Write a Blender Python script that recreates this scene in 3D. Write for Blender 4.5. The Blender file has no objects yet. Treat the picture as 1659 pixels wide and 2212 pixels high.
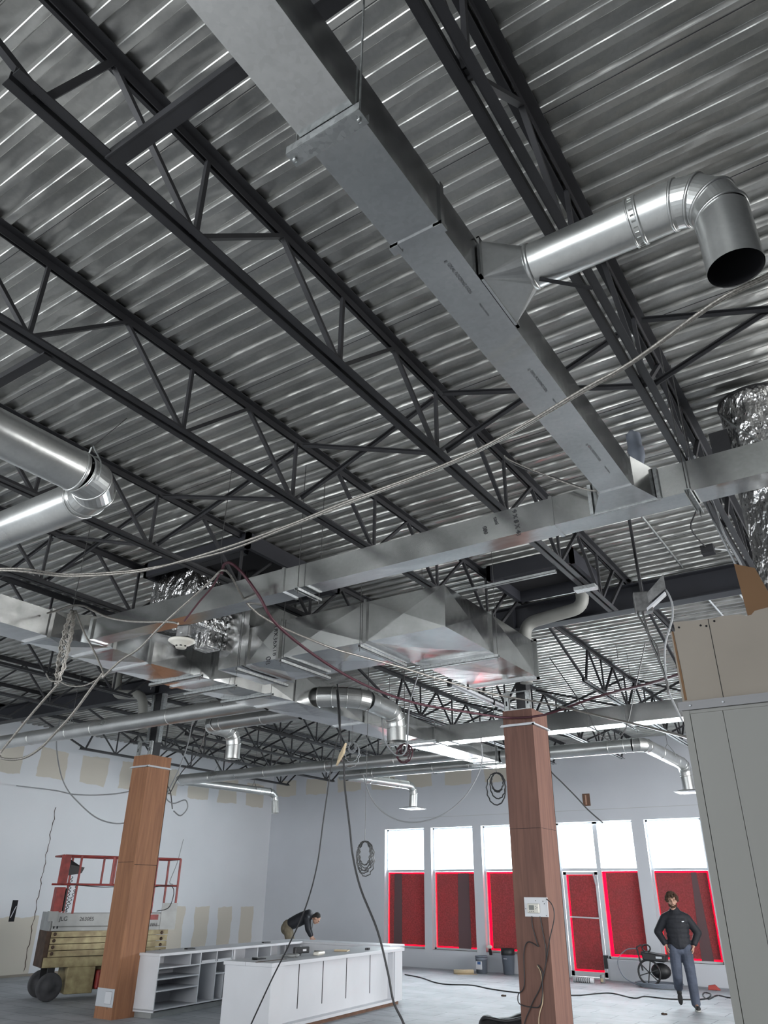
import bpy, bmesh, math, random
from mathutils import Vector, Matrix
random.seed(7)
sc = bpy.context.scene
C = sc.collection
# ------------------------------------------------------------------ camera
cam = bpy.data.objects.new('camera', bpy.data.cameras.new('camera'))
C.objects.link(cam); sc.camera = cam
R_ = Vector((0.8347716, 0.55050106, 0.01024528)); U_ = Vector((0.24286795, -0.38485337, 0.89045104)); F_ = Vector((-0.49413717, 0.74083498, 0.45496372))
cam.matrix_world = Matrix(((R_.x, U_.x, -F_.x, 0), (R_.y, U_.y, -F_.y, 0), (R_.z, U_.z, -F_.z, 1.78), (0, 0, 0, 1)))
cam.data.sensor_fit = 'HORIZONTAL'; cam.data.sensor_width = 36; cam.data.lens = 36 * 1611.65 / 1659
cam.data.clip_start = 0.05; cam.data.clip_end = 300
# ------------------------------------------------------------------ view, world, lights
sc.view_settings.view_transform = 'Standard'; sc.view_settings.look = 'None'
sc.view_settings.gamma = 1; sc.view_settings.use_curve_mapping = False
sc.view_settings.exposure = 1.1
sc.cycles.use_denoising = True
sc.cycles.max_bounces = 8; sc.cycles.diffuse_bounces = 6; sc.cycles.glossy_bounces = 6
sc.cycles.transmission_bounces = 4; sc.cycles.transparent_max_bounces = 8
sc.cycles.sample_clamp_indirect = 6; sc.cycles.caustics_reflective = False; sc.cycles.caustics_refractive = False
w = bpy.data.worlds.new('world'); sc.world = w; w.use_nodes = True
w.node_tree.nodes['Background'].inputs[0].default_value = (0.86, 0.93, 1.0, 1)
w.node_tree.nodes['Background'].inputs[1].default_value = 3.0

def area(name, loc, direction, sx, sy, power, col=(1, 1, 1), spread=180):
    l = bpy.data.lights.new(name, 'AREA'); l.shape = 'RECTANGLE'; l.size = sx; l.size_y = sy
    l.energy = power; l.color = col; l.spread = math.radians(spread)
    o = bpy.data.objects.new(name, l); C.objects.link(o)
    o.location = loc; o.rotation_euler = Vector(direction).to_track_quat('-Z', 'Y').to_euler()
    return o
# daylight standing in each opening of the window wall (outside the glass)
WIN = [(-13.35, -12.01), (-11.77, -10.43), (-10.16, -8.82), (-8.0, -6.99), (-6.95, -5.96), (-5.65, -4.31)]
for i, (a, b) in enumerate(WIN):
    area('window_daylight', ((a + b) / 2, 20.75, 2.93), (0, -1, 0), b - a + .1, 1.3, 95, (0.90, 0.95, 1.0))
    area('window_daylight', ((a + b) / 2, 20.75, 1.25), (0, -1, 0), b - a + .1, 2.1, 125, (1.0, 0.97, 0.95))
# daylight from unseen openings behind the photographer, and an added fill lamp at right
area('rear_daylight', (-7.5, -5.9, 3.6), (0, 1, -0.45), 19, 2.5, 330, (1.0, 0.985, 0.94))
area('side_fill', (6.9, 10.0, 2.3), (-1, 0, -0.25), 9, 3.2, 650, (1.0, 0.97, 0.93))
# added sun through the unseen rear opening: falls on the floor behind and around the photographer and lights the roof by its bounce
sun = bpy.data.lights.new('bounce_sun', 'SUN'); sun.energy = 2.3; sun.angle = .01; sun.color = (1, .95, .87)
so = bpy.data.objects.new('bounce_sun', sun); C.objects.link(so); so.rotation_euler = Vector((-.22, 1, -.50)).to_track_quat('-Z', 'Y').to_euler()

# ------------------------------------------------------------------ materials
def mat(name, col, rough=.6, metal=0., noise=0., nscale=4., col2=None, bump=0., bscale=40., spec=.5, stretch=(1, 1, 1), trans=0.):
    m = bpy.data.materials.new(name); m.use_nodes = True
    nt = m.node_tree; N = nt.nodes; L = nt.links; b = N['Principled BSDF']
    b.inputs['Base Color'].default_value = (*col, 1); b.inputs['Roughness'].default_value = rough
    b.inputs['Metallic'].default_value = metal; b.inputs['Specular IOR Level'].default_value = spec
    tc = N.new('ShaderNodeTexCoord'); mp = N.new('ShaderNodeMapping'); mp.inputs['Scale'].default_value = stretch
    L.new(tc.outputs['Object'], mp.inputs[0])
    if noise or col2:
        n = N.new('ShaderNodeTexNoise'); n.inputs['Scale'].default_value = nscale; n.inputs['Detail'].default_value = 5
        L.new(mp.outputs[0], n.inputs[0])
        r = N.new('ShaderNodeValToRGB'); c2 = col2 or tuple(c * (1 - noise) for c in col)
        r.color_ramp.elements[0].position = .35; r.color_ramp.elements[1].position = .68
        r.color_ramp.elements[0].color = (*c2, 1); r.color_ramp.elements[1].color = (*col, 1)
        L.new(n.outputs[0], r.inputs[0]); L.new(r.outputs[0], b.inputs['Base Color'])
    if bump:
        n2 = N.new('ShaderNodeTexNoise'); n2.inputs['Scale'].default_value = bscale; n2.inputs['Detail'].default_value = 3
        L.new(mp.outputs[0], n2.inputs[0]); bp = N.new('ShaderNodeBump'); bp.inputs['Strength'].default_value = bump
        bp.inputs['Distance'].default_value = .02 if bump < 1 else .10
        L.new(n2.outputs[0], bp.inputs['Height']); L.new(bp.outputs[0], b.inputs['Normal'])
    return m

def node_mat(name):
    m = bpy.data.materials.new(name); m.use_nodes = True
    return m, m.node_tree.nodes, m.node_tree.links, m.node_tree.nodes['Principled BSDF']
def ramp(N, L, src, p0, c0, p1, c1):
    r = N.new('ShaderNodeValToRGB'); e = r.color_ramp.elements
    e[0].position = p0; e[0].color = (*c0, 1); e[1].position = p1; e[1].color = (*c1, 1)
    L.new(src, r.inputs[0]); return r.outputs[0]
def math_(N, L, op, a, b=None, c=None):
    n = N.new('ShaderNodeMath'); n.operation = op
    for i, v in enumerate((a, b, c)):
        if v is None: continue
        if isinstance(v, (int, float)): n.inputs[i].default_value = v
        else: L.new(v, n.inputs[i])
    return n.outputs[0]
def galv(name, col, rough, spangle=.12, wave=0.04, metal=.85, rvar=.2):
    m, N, L, b = node_mat(name)
    tc = N.new('ShaderNodeTexCoord'); v = N.new('ShaderNodeTexVoronoi'); v.inputs['Scale'].default_value = 55
    L.new(tc.outputs['Object'], v.inputs[0]); n = N.new('ShaderNodeTexNoise'); n.inputs['Scale'].default_value = 2.2; n.inputs['Detail'].default_value = 4
    L.new(tc.outputs['Object'], n.inputs[0])
    c = ramp(N, L, n.outputs[0], .3, tuple(x * .8 for x in col), .7, col)
    sep = N.new('ShaderNodeSeparateColor'); L.new(v.outputs['Color'], sep.inputs[0])
    mx = N.new('ShaderNodeMix'); mx.data_type = 'RGBA'; mx.blend_type = 'MULTIPLY'; mx.inputs[0].default_value = spangle
    L.new(c, mx.inputs[6]); L.new(sep.outputs[0], mx.inputs[7]); L.new(mx.outputs[2], b.inputs['Base Color'])
    b.inputs['Metallic'].default_value = metal
    L.new(math_(N, L, 'MULTIPLY_ADD', n.outputs[0], rvar, rough - rvar / 2), b.inputs['Roughness'])
    mp2 = N.new('ShaderNodeMapping'); mp2.inputs['Scale'].default_value = (.7, 1.6, 1); L.new(tc.outputs['Object'], mp2.inputs[0]); n2 = N.new('ShaderNodeTexNoise'); n2.inputs['Scale'].default_value = 3; L.new(mp2.outputs[0], n2.inputs[0])
    bp = N.new('ShaderNodeBump'); bp.inputs['Strength'].default_value = wave; bp.inputs['Distance'].default_value = .3
    L.new(n2.outputs[0], bp.inputs['Height']); L.new(bp.outputs[0], b.inputs['Normal'])
    return m
M = {}
M['deck'] = galv('galvanised_deck', (.50, .50, .48), .31, .08, .20, .76, .14)
M['duct'] = galv('galvanised_duct', (.76, .77, .77), .17, .08, .015, 1.0, .06)
M['pipe'] = galv('spiral_pipe_metal', (.62, .63, .62), .31, .06, .02)
M['strut'] = galv('galvanised_strut', (.5, .52, .52), .45, .3, .02)
M['steel'] = mat('dark_primer_steel', (.030, .030, .034), .55, .1, .4, 3)
M['steel2'] = mat('girder_paint', (.018, .019, .026), .6, 0, .3, 2)
M['foil'] = mat('wrinkled_foil', (.62, .62, .62), .22, .95, .35, 6, bump=1.0, bscale=9, stretch=(1, 1, .6))
M['pvc'] = mat('pipe_insulation', (.22, .22, .205), .6, 0, .1, 5)
M['black'] = mat('black_plastic', (.012, .012, .014), .5)
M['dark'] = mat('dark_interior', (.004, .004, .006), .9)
M['white'] = mat('white_melamine', (.62, .63, .66), .45, 0, .06, 2)
M['offwhite'] = mat('offwhite_plastic', (.62, .60, .54), .5)
M['whitemetal'] = mat('window_frame_metal', (.5, .52, .55), .4, .2)
M['cablegrey'] = mat('armoured_cable', (.36, .34, .31), .4, .6, .5, 90)
M['cablemaroon'] = mat('maroon_cable', (.07, .02, .03), .5, .2)
M['cableblack'] = mat('black_cable', (.015, .015, .017), .5)
M['cablewhite'] = mat('white_cable', (.30, .31, .32), .5)
M['wire'] = mat('thin_wire', (.10, .10, .10), .4, .7)
M['gyp'] = mat('beige_gypsum', (.27, .24, .205), .85, 0, .12, 1.5)
M['panelwhite'] = mat('off_white_wall_panel', (.225, .225, .212), .6, 0, .08, .8)
M['greytrim'] = mat('grey_metal_strip', (.14, .14, .145), .5, .5)
M['kraft'] = mat('brown_kraft', (.16, .09, .045), .9)
M['red'] = mat('lift_red_paint', (.30, .035, .03), .5, 0, .45, 7)
M['tan'] = mat('lift_beige_paint', (.42, .36, .20), .55, 0, .4, 6, (.22, .17, .09))
M['liftgrey'] = mat('worn_grey_steel', (.30, .31, .31), .5, .3, .22, 4)
M['rust'] = mat('rusty_dark_steel', (.08, .05, .035), .8, .2, .5, 8)
M['tyre'] = mat('grey_rubber', (.06, .06, .065), .8, 0, .3, 9)
M['skin'] = mat('skin', (.42, .25, .18), .6)
M['hairbrown'] = mat('brown_hair', (.10, .055, .03), .85, bump=1, bscale=60)
M['hairblack'] = mat('black_hair', (.02, .017, .015), .85, bump=.8, bscale=60)
M['navy'] = mat('navy_jacket', (.007, .0085, .014), .75, 0, .3, 10, bump=.5, bscale=12)
M['jeans'] = mat('grey_blue_trousers', (.075, .09, .13), .85, 0, .4, 5, bump=.4, bscale=14)
M['khaki'] = mat('khaki_trousers', (.20, .17, .12), .9, 0, .4, 8, bump=.5, bscale=14)
M['shoe'] = mat('dark_shoe', (.02, .018, .018), .6)
M['sole'] = mat('white_sole', (.5, .5, .48), .7)
M['brownwood'] = mat('brown_wood_base', (.16, .085, .055), .7, 0, .3, 8)
M['greyplastic'] = mat('grey_plastic_tub', (.17, .19, .23), .5)
M['bluelabel'] = mat('blue_label', (.05, .12, .30), .5)
M['paper'] = mat('tan_paper', (.52, .42, .28), .8)
M['ink'] = mat('black_ink', (.03, .03, .035), .7)
M['inkgrey'] = mat('grey_ink', (.12, .125, .13), .7)
M['redstick'] = mat('red_plastic', (.35, .04, .03), .5)
M['boxgrey'] = mat('junction_box_metal', (.20, .20, .20), .45, .7, .4, 20)
M['lcd'] = mat('grey_screen', (.09, .10, .09), .3)

def plywood(name, c1, c2):
    m, N, L, b = node_mat(name)
    tc = N.new('ShaderNodeTexCoord'); mp = N.new('ShaderNodeMapping'); mp.inputs['Scale'].default_value = (9, 9, .55)
    L.new(tc.outputs['Object'], mp.inputs[0]); n = N.new('ShaderNodeTexNoise'); n.inputs['Scale'].default_value = 2.2; n.inputs['Detail'].default_value = 8; n.inputs['Distortion'].default_value = .6
    L.new(mp.outputs[0], n.inputs[0]); base = ramp(N, L, n.outputs[0], .3, c2, .7, c1)
    mp2 = N.new('ShaderNodeMapping'); mp2.inputs['Scale'].default_value = (1, 1, .55); L.new(tc.outputs['Object'], mp2.inputs[0])
    v = N.new('ShaderNodeTexVoronoi'); v.inputs['Scale'].default_value = 3.6; v.inputs['Randomness'].default_value = 1
    L.new(mp2.outputs[0], v.inputs[0]); k = ramp(N, L, v.outputs['Distance'], .05, (.25, .2, .18), .13, (1, 1, 1))
    mx = N.new('ShaderNodeMix'); mx.data_type = 'RGBA'; mx.blend_type = 'MULTIPLY'; mx.inputs[0].default_value = .8
    L.new(base, mx.inputs[6]); L.new(k, mx.inputs[7]); L.new(mx.outputs[2], b.inputs['Base Color']); b.inputs['Roughness'].default_value = .75
    return m
M['ply'] = plywood('plywood', (.32, .15, .075), (.21, .095, .05))
M['ply2'] = plywood('plywood_reddish', (.17, .085, .062), (.11, .052, .040))

def drywall(name, axis, patches, col=(.64, .66, .69)):
    """painted board; bare beige patches between the taped joints, in bands (u0,u1,z0,z1,pitch,joint,phase) measured along the wall"""
    m, N, L, b = node_mat(name)
    g = N.new('ShaderNodeNewGeometry'); s = N.new('ShaderNodeSeparateXYZ'); L.new(g.outputs['Position'], s.inputs[0])
    u = s.outputs[axis]; z = s.outputs[2]
    n = N.new('ShaderNodeTexNoise'); n.inputs['Scale'].default_value = 2.5; n.inputs['Detail'].default_value = 5; L.new(g.outputs['Position'], n.inputs[0])
    wob = math_(N, L, 'MULTIPLY', math_(N, L, 'SUBTRACT', n.outputs[0], .5), .18)
    z2 = math_(N, L, 'ADD', z, wob); u2 = math_(N, L, 'ADD', u, wob)
    total = None
    for (u0, u1, z0, z1, pitch, joint, ph) in patches:
        a = math_(N, L, 'MULTIPLY', math_(N, L, 'GREATER_THAN', u, u0), math_(N, L, 'LESS_THAN', u, u1))
        c = math_(N, L, 'MULTIPLY', math_(N, L, 'GREATER_THAN', z2, z0), math_(N, L, 'LESS_THAN', z2, z1))
        fr = math_(N, L, 'FRACT', math_(N, L, 'DIVIDE', math_(N, L, 'ADD', u2, 100 - ph), pitch))
        d = math_(N, L, 'GREATER_THAN', fr, joint)
        t = math_(N, L, 'MULTIPLY', math_(N, L, 'MULTIPLY', a, c), d)
        total = t if total is None else math_(N, L, 'MAXIMUM', total, t)
    n3 = N.new('ShaderNodeTexNoise'); n3.inputs['Scale'].default_value = .7; n3.inputs['Detail'].default_value = 6; L.new(g.outputs['Position'], n3.inputs[0])
    wall = ramp(N, L, n3.outputs[0], .3, tuple(c * .93 for c in col), .7, col)
    mx = N.new('ShaderNodeMix'); mx.data_type = 'RGBA'
    if total is not None: L.new(total, mx.inputs[0])
    else: mx.inputs[0].default_value = 0
    L.new(wall, mx.inputs[6]); mx.inputs[7].default_value = (.54, .505, .44, 1)
    L.new(mx.outputs[2], b.inputs['Base Color']); b.inputs['Roughness'].default_value = .8
    return m
M['wall_left'] = drywall('drywall_left', 1, [(9.5, 19.9, 4.26, 4.95, 1.26, .34, 10.2), (11.0, 12.3, -.2, 1.2, 3, .0, 0), (16.3, 19.8, .1, 1.38, .95, .42, 16.2)])
M['wall_back'] = drywall('drywall_windows', 0, [(-17.95, -8.2, 4.62, 5.1, 1.3, .33, -18.3)], (.56, .58, .62))
M['wall_plain'] = drywall('drywall_plain', 0, [], (.45, .46, .47))

def floor_mat():
    m, N, L, b = node_mat('concrete_floor')
    g = N.new('ShaderNodeNewGeometry'); br = N.new('ShaderNodeTexBrick')
    br.inputs['Scale'].default_value = 1.0; br.inputs['Brick Width'].default_value = .92; br.inputs['Row Height'].default_value = .46
    br.inputs['Mortar Size'].default_value = .012; br.inputs['Mortar Smooth'].default_value = .6
    br.inputs['Color1'].default_value = (.44, .46, .485, 1); br.inputs['Color2'].default_value = (.36, .38, .405, 1); br.inputs['Mortar'].default_value = (.20, .21, .23, 1)
    n = N.new('ShaderNodeTexNoise'); n.inputs['Scale'].default_value = 1.2; n.inputs['Detail'].default_value = 8; n.inputs['Roughness'].default_value = .7
    L.new(g.outputs['Position'], n.inputs[0])
    mixv = N.new('ShaderNodeMix'); mixv.data_type = 'VECTOR'; mixv.inputs[0].default_value = .06
    L.new(g.outputs['Position'], mixv.inputs[4]); L.new(n.outputs['Color'], mixv.inputs[5]); L.new(mixv.outputs[1], br.inputs[0])
    st = ramp(N, L, n.outputs[0], .35, (.55, .55, .57), .6, (1, 1, 1))
    mx = N.new('ShaderNodeMix'); mx.data_type = 'RGBA'; mx.blend_type = 'MULTIPLY'; mx.inputs[0].default_value = .7
    L.new(br.outputs[0], mx.inputs[6]); L.new(st, mx.inputs[7]); L.new(mx.outputs[2], b.inputs['Base Color'])
    b.inputs['Roughness'].default_value = .62
    return m
M['floor'] = floor_mat()

def glass_mat():
    m, N, L, b = node_mat('window_glass'); N.remove(b)
    out = N['Material Output']; t = N.new('ShaderNodeBsdfTransparent'); t.inputs[0].default_value = (.93, .96, .96, 1)
    gl = N.new('ShaderNodeBsdfGlossy'); gl.inputs['Roughness'].default_value = .05; mx = N.new('ShaderNodeMixShader'); mx.inputs[0].default_value = .06
    L.new(t.outputs[0], mx.inputs[1]); L.new(gl.outputs[0], mx.inputs[2]); L.new(mx.outputs[0], out.inputs[0]); return m
M['glass'] = glass_mat()
def film(name, tcol, dcol, speck=0.0):
    m, N, L, b = node_mat(name); N.remove(b); out = N['Material Output']
    tr = N.new('ShaderNodeBsdfTranslucent'); df = N.new('ShaderNodeBsdfDiffuse'); ad = N.new('ShaderNodeAddShader')
    tr.inputs[0].default_value = (*tcol, 1); df.inputs[0].default_value = (*dcol, 1)
    if speck:
        g = N.new('ShaderNodeTexCoord'); n = N.new('ShaderNodeTexNoise'); n.inputs['Scale'].default_value = 26; n.inputs['Detail'].default_value = 6; n.inputs['Roughness'].default_value = .75
        L.new(g.outputs['Object'], n.inputs[0]); c = ramp(N, L, n.outputs[0], .42, tuple(x * (1 - speck) for x in tcol), .70, tuple(min(1, x * 2.6 + .012) for x in tcol))
        L.new(c, tr.inputs[0])
    L.new(tr.outputs[0], ad.inputs[0]); L.new(df.outputs[0], ad.inputs[1]); L.new(ad.outputs[0], out.inputs[0]); return m
M['redfilm'] = film('red_film', (.50, .006, .05), (.25, .01, .03))
M['redsheet'] = film('mottled_red_sheet', (.085, .017, .021), (.20, .062, .066), .5)
M['darkband'] = film('overlapped_red_sheet', (.024, .012, .015), (.13, .085, .09))

# ------------------------------------------------------------------ geometry helpers
class MB:
    def __init__(s): s.v = []; s.f = []; s.sm = []
    def _add(s, vs, fs, smooth=False):
        o = len(s.v); s.v += [tuple(v) for v in vs]; s.f += [tuple(i + o for i in f) for f in fs]; s.sm += [smooth] * len(fs); return s
    def box(s, x0, x1, y0, y1, z0, z1):
        return s._add([(x0, y0, z0), (x1, y0, z0), (x1, y1, z0), (x0, y1, z0), (x0, y0, z1), (x1, y0, z1), (x1, y1, z1), (x0, y1, z1)],
                      [(0, 3, 2, 1), (4, 5, 6, 7), (0, 1, 5, 4), (1, 2, 6, 5), (2, 3, 7, 6), (3, 0, 4, 7)])
    def hexa(s, P):
        return s._add(P, [(0, 3, 2, 1), (4, 5, 6, 7), (0, 1, 5, 4), (1, 2, 6, 5), (2, 3, 7, 6), (3, 0, 4, 7)])
    def bar(s, p, q, w_=.03, h_=None, up=(0, 0, 1)):
        p = Vector(p); q = Vector(q); d = (q - p).normalized(); h_ = h_ or w_
        u = Vector(up); a = d.cross(u)
        if a.length < .01: a = d.cross(Vector((0, 1, 0)))
        a.normalize(); b = a.cross(d).normalized(); a = a * w_ / 2; b = b * h_ / 2
        return s.hexa([p - a - b, p + a - b, q + a - b, q - a - b, p - a + b, p + a + b, q + a + b, q - a + b])
    def tube(s, pts, r, seg=10, caps=True, smooth=True, radii=None):
        pts = [Vector(p) for p in pts]; n = len(pts); rings = []
        t = [(pts[min(i + 1, n - 1)] - pts[max(i - 1, 0)]).normalized() for i in range(n)]
        ref = Vector((0, 0, 1)) if abs(t[0].z) < .9 else Vector((1, 0, 0))
        a = t[0].cross(ref).normalized()
        for i in range(n):
            a = (a - t[i] * a.dot(t[i]))
            if a.length < 1e-6: a = t[i].orthogonal()
            a.normalize(); b = t[i].cross(a); rr = radii[i] if radii else r
            k = 1.0
            if 0 < i < n - 1:
                c = (pts[i] - pts[i - 1]).normalized().dot((pts[i + 1] - pts[i]).normalized()); k = 1 / max(.5, math.sqrt((1 + c) / 2)) if not radii else 1
            rings.append([pts[i] + (a * math.cos(2 * math.pi * j / seg) + b * math.sin(2 * math.pi * j / seg)) * rr for j in range(seg)])
        vs = [v for r_ in rings for v in r_]; fs = []
        for i in range(n - 1):
            for j in range(seg): fs.append((i * seg + j, i * seg + (j + 1) % seg, (i + 1) * seg + (j + 1) % seg, (i + 1) * seg + j))
        s._add(vs, fs, smooth)
        if caps:
            s._add(rings[0], [tuple(reversed(range(seg)))]); s._add(rings[-1], [tuple(range(seg))])
        return s
    def lathe(s, prof, c=(0, 0, 0), seg=24, axis='z'):
        vs = []; fs = []; n = len(prof)
        for (r, h) in prof:
            for j in range(seg):
                a = 2 * math.pi * j / seg
                p = (r * math.cos(a), r * math.sin(a), h)
                if axis == 'x': p = (p[2], p[0], p[1])
                if axis == 'y': p = (p[0], p[2], p[1])
                vs.append((c[0] + p[0], c[1] + p[1], c[2] + p[2]))
        for i in range(n - 1):
            for j in range(seg): fs.append((i * seg + j, i * seg + (j + 1) % seg, (i + 1) * seg + (j + 1) % seg, (i + 1) * seg + j))
        return s._add(vs, fs, True)
    def ball(s, c, r, seg=14, rings=9):
        r = (r, r, r) if isinstance(r, (int, float)) else r; vs = []; fs = []
        for i in range(rings + 1):
            ph = math.pi * i / rings
            for j in range(seg):
                th = 2 * math.pi * j / seg
                vs.append((c[0] + r[0] * math.sin(ph) * math.cos(th), c[1] + r[1] * math.sin(ph) * math.sin(th), c[2] + r[2] * math.cos(ph)))
        for i in range(rings):
            for j in range(seg): fs.append((i * seg + j, (i + 1) * seg + j, (i + 1) * seg + (j + 1) % seg, i * seg + (j + 1) % seg))
        return s._add(vs, fs, True)
    def xpanel(s, a, b, c, d, n, k=.012):
        """a sheet with the shallow X crease of a duct panel"""
        a, b, c, d, n = map(Vector, (a, b, c, d, n)); m = (a + b + c + d) / 4 + n * k
        return s._add([a, b, c, d, m], [(0, 1, 4), (1, 2, 4), (2, 3, 4), (3, 0, 4)])
    def each(s, name, m, parent=None, bevel=0):
        """one object for every separate piece"""
        key = {}; ids = [key.setdefault(tuple(round(c, 5) for c in v), len(key)) for v in s.v]; par = list(range(len(key)))
        def fd(i):
            while par[i] != i: par[i] = par[par[i]]; i = par[i]
            return i
        for f in s.f:
            for q in f[1:]: par[fd(ids[q])] = fd(ids[f[0]])
        groups = {}
        for f, sm in zip(s.f, s.sm): groups.setdefault(fd(ids[f[0]]), []).append((f, sm))
        out = []
        for g in groups.values():
            m2 = MB(); mp = {}
            for f, sm in g:
                for q in f:
                    if q not in mp: mp[q] = len(m2.v); m2.v.append(s.v[q])
                m2.f.append(tuple(mp[q] for q in f)); m2.sm.append(sm)
            out.append(m2.build(name, m, parent, bevel=bevel))
        return out
    def build(s, name, m, parent=None, loc=None, rz=0, bevel=0, remesh=0):
        me = bpy.data.meshes.new(name); me.from_pydata(s.v, [], s.f); me.update()
        for p, q in zip(me.polygons, s.sm): p.use_smooth = q
        me.materials.append(M[m] if isinstance(m, str) else m)
        o = bpy.data.objects.new(name, me); C.objects.link(o)
        if parent is not None: o.parent = parent
        if loc: o.location = loc
        if rz: o.rotation_euler.z = rz
        if bevel:
            bv = o.modifiers.new('bevel', 'BEVEL'); bv.width = bevel; bv.segments = 2; bv.limit_method = 'ANGLE'
        if remesh:
            rm = o.modifiers.new('remesh', 'REMESH'); rm.mode = 'VOXEL'; rm.voxel_size = remesh; rm.use_smooth_shade = True
            sm = o.modifiers.new('smooth', 'SMOOTH'); sm.factor = .6; sm.iterations = 3
        return o
def B(*a): return MB().box(*a)
def thing(name, label, cat, loc=(0, 0, 0), rz=0, group=None):
    o = bpy.data.objects.new(name, None); C.objects.link(o); o.location = loc; o.rotation_euler.z = rz
    o['label'] = label; o['category'] = cat
    if group: o['group'] = group
    return o
def tag(o, label, cat, group=None):
    o['label'] = label; o['category'] = cat
    if group: o['group'] = group
    return o
def struct(o): o['kind'] = 'structure'; return o
def copy_tree(o, parent=None):
    c = o.copy(); C.objects.link(c)
    if parent is not None: c.parent = parent
    for ch in list(o.children): copy_tree(ch, c)
    return c
def smooth_pts(p, k=5):
    p = [Vector(q) for q in p]; out = []
    for i in range(len(p) - 1):
        a = p[max(i - 1, 0)]; b = p[i]; c = p[i + 1]; d = p[min(i + 2, len(p) - 1)]
        for j in range(k):
            t = j / k; out.append(.5 * ((2 * b) + (c - a) * t + (2 * a - 5 * b + 4 * c - d) * t * t + (3 * b - a - 3 * c + d) * t ** 3))
    out.append(p[-1]); return out
ORD = ['first', 'second', 'third', 'fourth', 'fifth', 'sixth', 'seventh', 'eighth', 'ninth', 'tenth', 'eleventh', 'twelfth', 'thirteenth']
def text(name, s, size, origin, xdir, ydir, m, parent, ext=.0002, font=None):
    cu = bpy.data.curves.new(name, 'FONT'); cu.body = s; cu.size = size; cu.extrude = ext; cu.materials.append(M[m])
    fo = bpy.data.objects.new(name + '_curve', cu); C.objects.link(fo); bpy.context.view_layer.update()
    me = bpy.data.meshes.new_from_object(fo.evaluated_get(bpy.context.evaluated_depsgraph_get())); bpy.data.objects.remove(fo)
    me.name = name; o = bpy.data.objects.new(name, me); C.objects.link(o); x = Vector(xdir).normalized(); y = Vector(ydir).normalized(); z = x.cross(y)
    mw = Matrix(((x.x, y.x, z.x, origin[0]), (x.y, y.y, z.y, origin[1]), (x.z, y.z, z.z, origin[2]), (0, 0, 0, 1)))
    o.parent = parent; o.matrix_local = mw if parent is None else (parent_matrix(parent).inverted() @ mw)
    return o
def parent_matrix(p):
    m = Matrix.Translation(p.location) @ Matrix.Rotation(p.rotation_euler.z, 4, 'Z')
    return m
YW_ = 5.2
ZD = 5.45       # underside of the deck ribs
XL = -17.9; YB = 20.27; XR = 7.0; YF = -6.0

# ================================================================== THE SETTING
struct(B(XL - .3, XR, YF, YB + .6, -.2, 0).build('floor', 'floor'))
# fluted roof deck
d = MB(); y = YF; prof = []
while y < YB + .3:
    prof += [(y, ZD), (y + .040, ZD), (y + .0425, ZD + .0025), (y + .0500, ZD + .0295), (y + .0525, ZD + .032), (y + .1455, ZD + .032), (y + .148, ZD + .0295), (y + .1555, ZD + .0025)]; y += .158
xs = [XL - .2, XR]
vs = []; fs = []
for (yy, zz) in prof:
    for x in xs: vs.append((x, yy, zz))
for i in range(len(prof) - 1): fs.append((2 * i, 2 * i + 2, 2 * i + 3, 2 * i + 1))
d._add(vs, fs); o = d.build('ceiling', 'deck'); struct(o)
sd = o.modifiers.new('sheet', 'SOLIDIFY'); sd.thickness = .004; sd.offset = 1
# lapped sheet edges of the deck: a thin dark lip along every sixth rib
lap = MB(); y = YF + .038
while y < YB:
    lap.box(XL, 2.4 if y < 5.2 else XR, y - .003, y, ZD - .006, ZD + .002); y += .158 * 6
lap.build('deck_laps', 'steel', o)
# left wall
struct(B(XL - .3, XL, YF, YB + .3, 0, ZD + .04).build('wall_left', 'wall_left'))
# window wall with its openings
wb = MB(); T = .30; HD = 3.48; SL = .44
edges = [(XL, -13.35), (-12.01, -11.77), (-10.43, -10.16), (-8.82, -8.0), (-5.96, -5.65), (-4.31, XR)]
for a, b in edges: wb.box(a, b, YB, YB + T, 0, HD)
wb.box(XL, XR, YB, YB + T, HD, ZD + .04)
for a, b in ((-13.35, -12.01), (-11.77, -10.43), (-10.16, -8.82), (-6.93, -5.96), (-5.65, -4.31)): wb.box(a, b, YB, YB + T, 0, SL)
wb.box(-6.99, -6.93, YB + .1, YB + T, 0, SL)
wall_back = struct(wb.build('wall_back', 'wall_back'))
# joint line along the wall above the windows
struct(B(-12.5, -4.2, YB - .003, YB, 3.755, 3.768).build('trim_1', 'wall_plain'))
# far right wall, rear walls (unseen; openings placed to shape the light)
struct(B(2.45, 2.6, YF, YW_, 0, ZD).build('wall_light_block', 'steel2'))  # unseen dark wall added to block side light and darken the duct sides
struct(MB().box(XR, XR + .2, 5.2, 5.5, 0, ZD).box(XR, XR + .2, 14.5, YB + .3, 0, ZD).box(XR, XR + .2, 5.5, 14.5, 4.0, ZD).box(XR, XR + .2, 5.5, 14.5, 0, .5).build('wall_right', 'wall_plain'))
struct(MB().box(XL, -17.2, YF - .2, YF, 0, ZD).box(2.3, XR, YF - .2, YF, 0, ZD).box(-17.2, 2.3, YF - .2, YF, 4.9, ZD).box(-17.2, 2.3, YF - .2, YF, 0, 2.3).build('wall_front', 'wall_plain'))
struct(B(XL, XL + .012, 5, YB, 0, .05).build('baseboard_left', 'gyp'))

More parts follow.
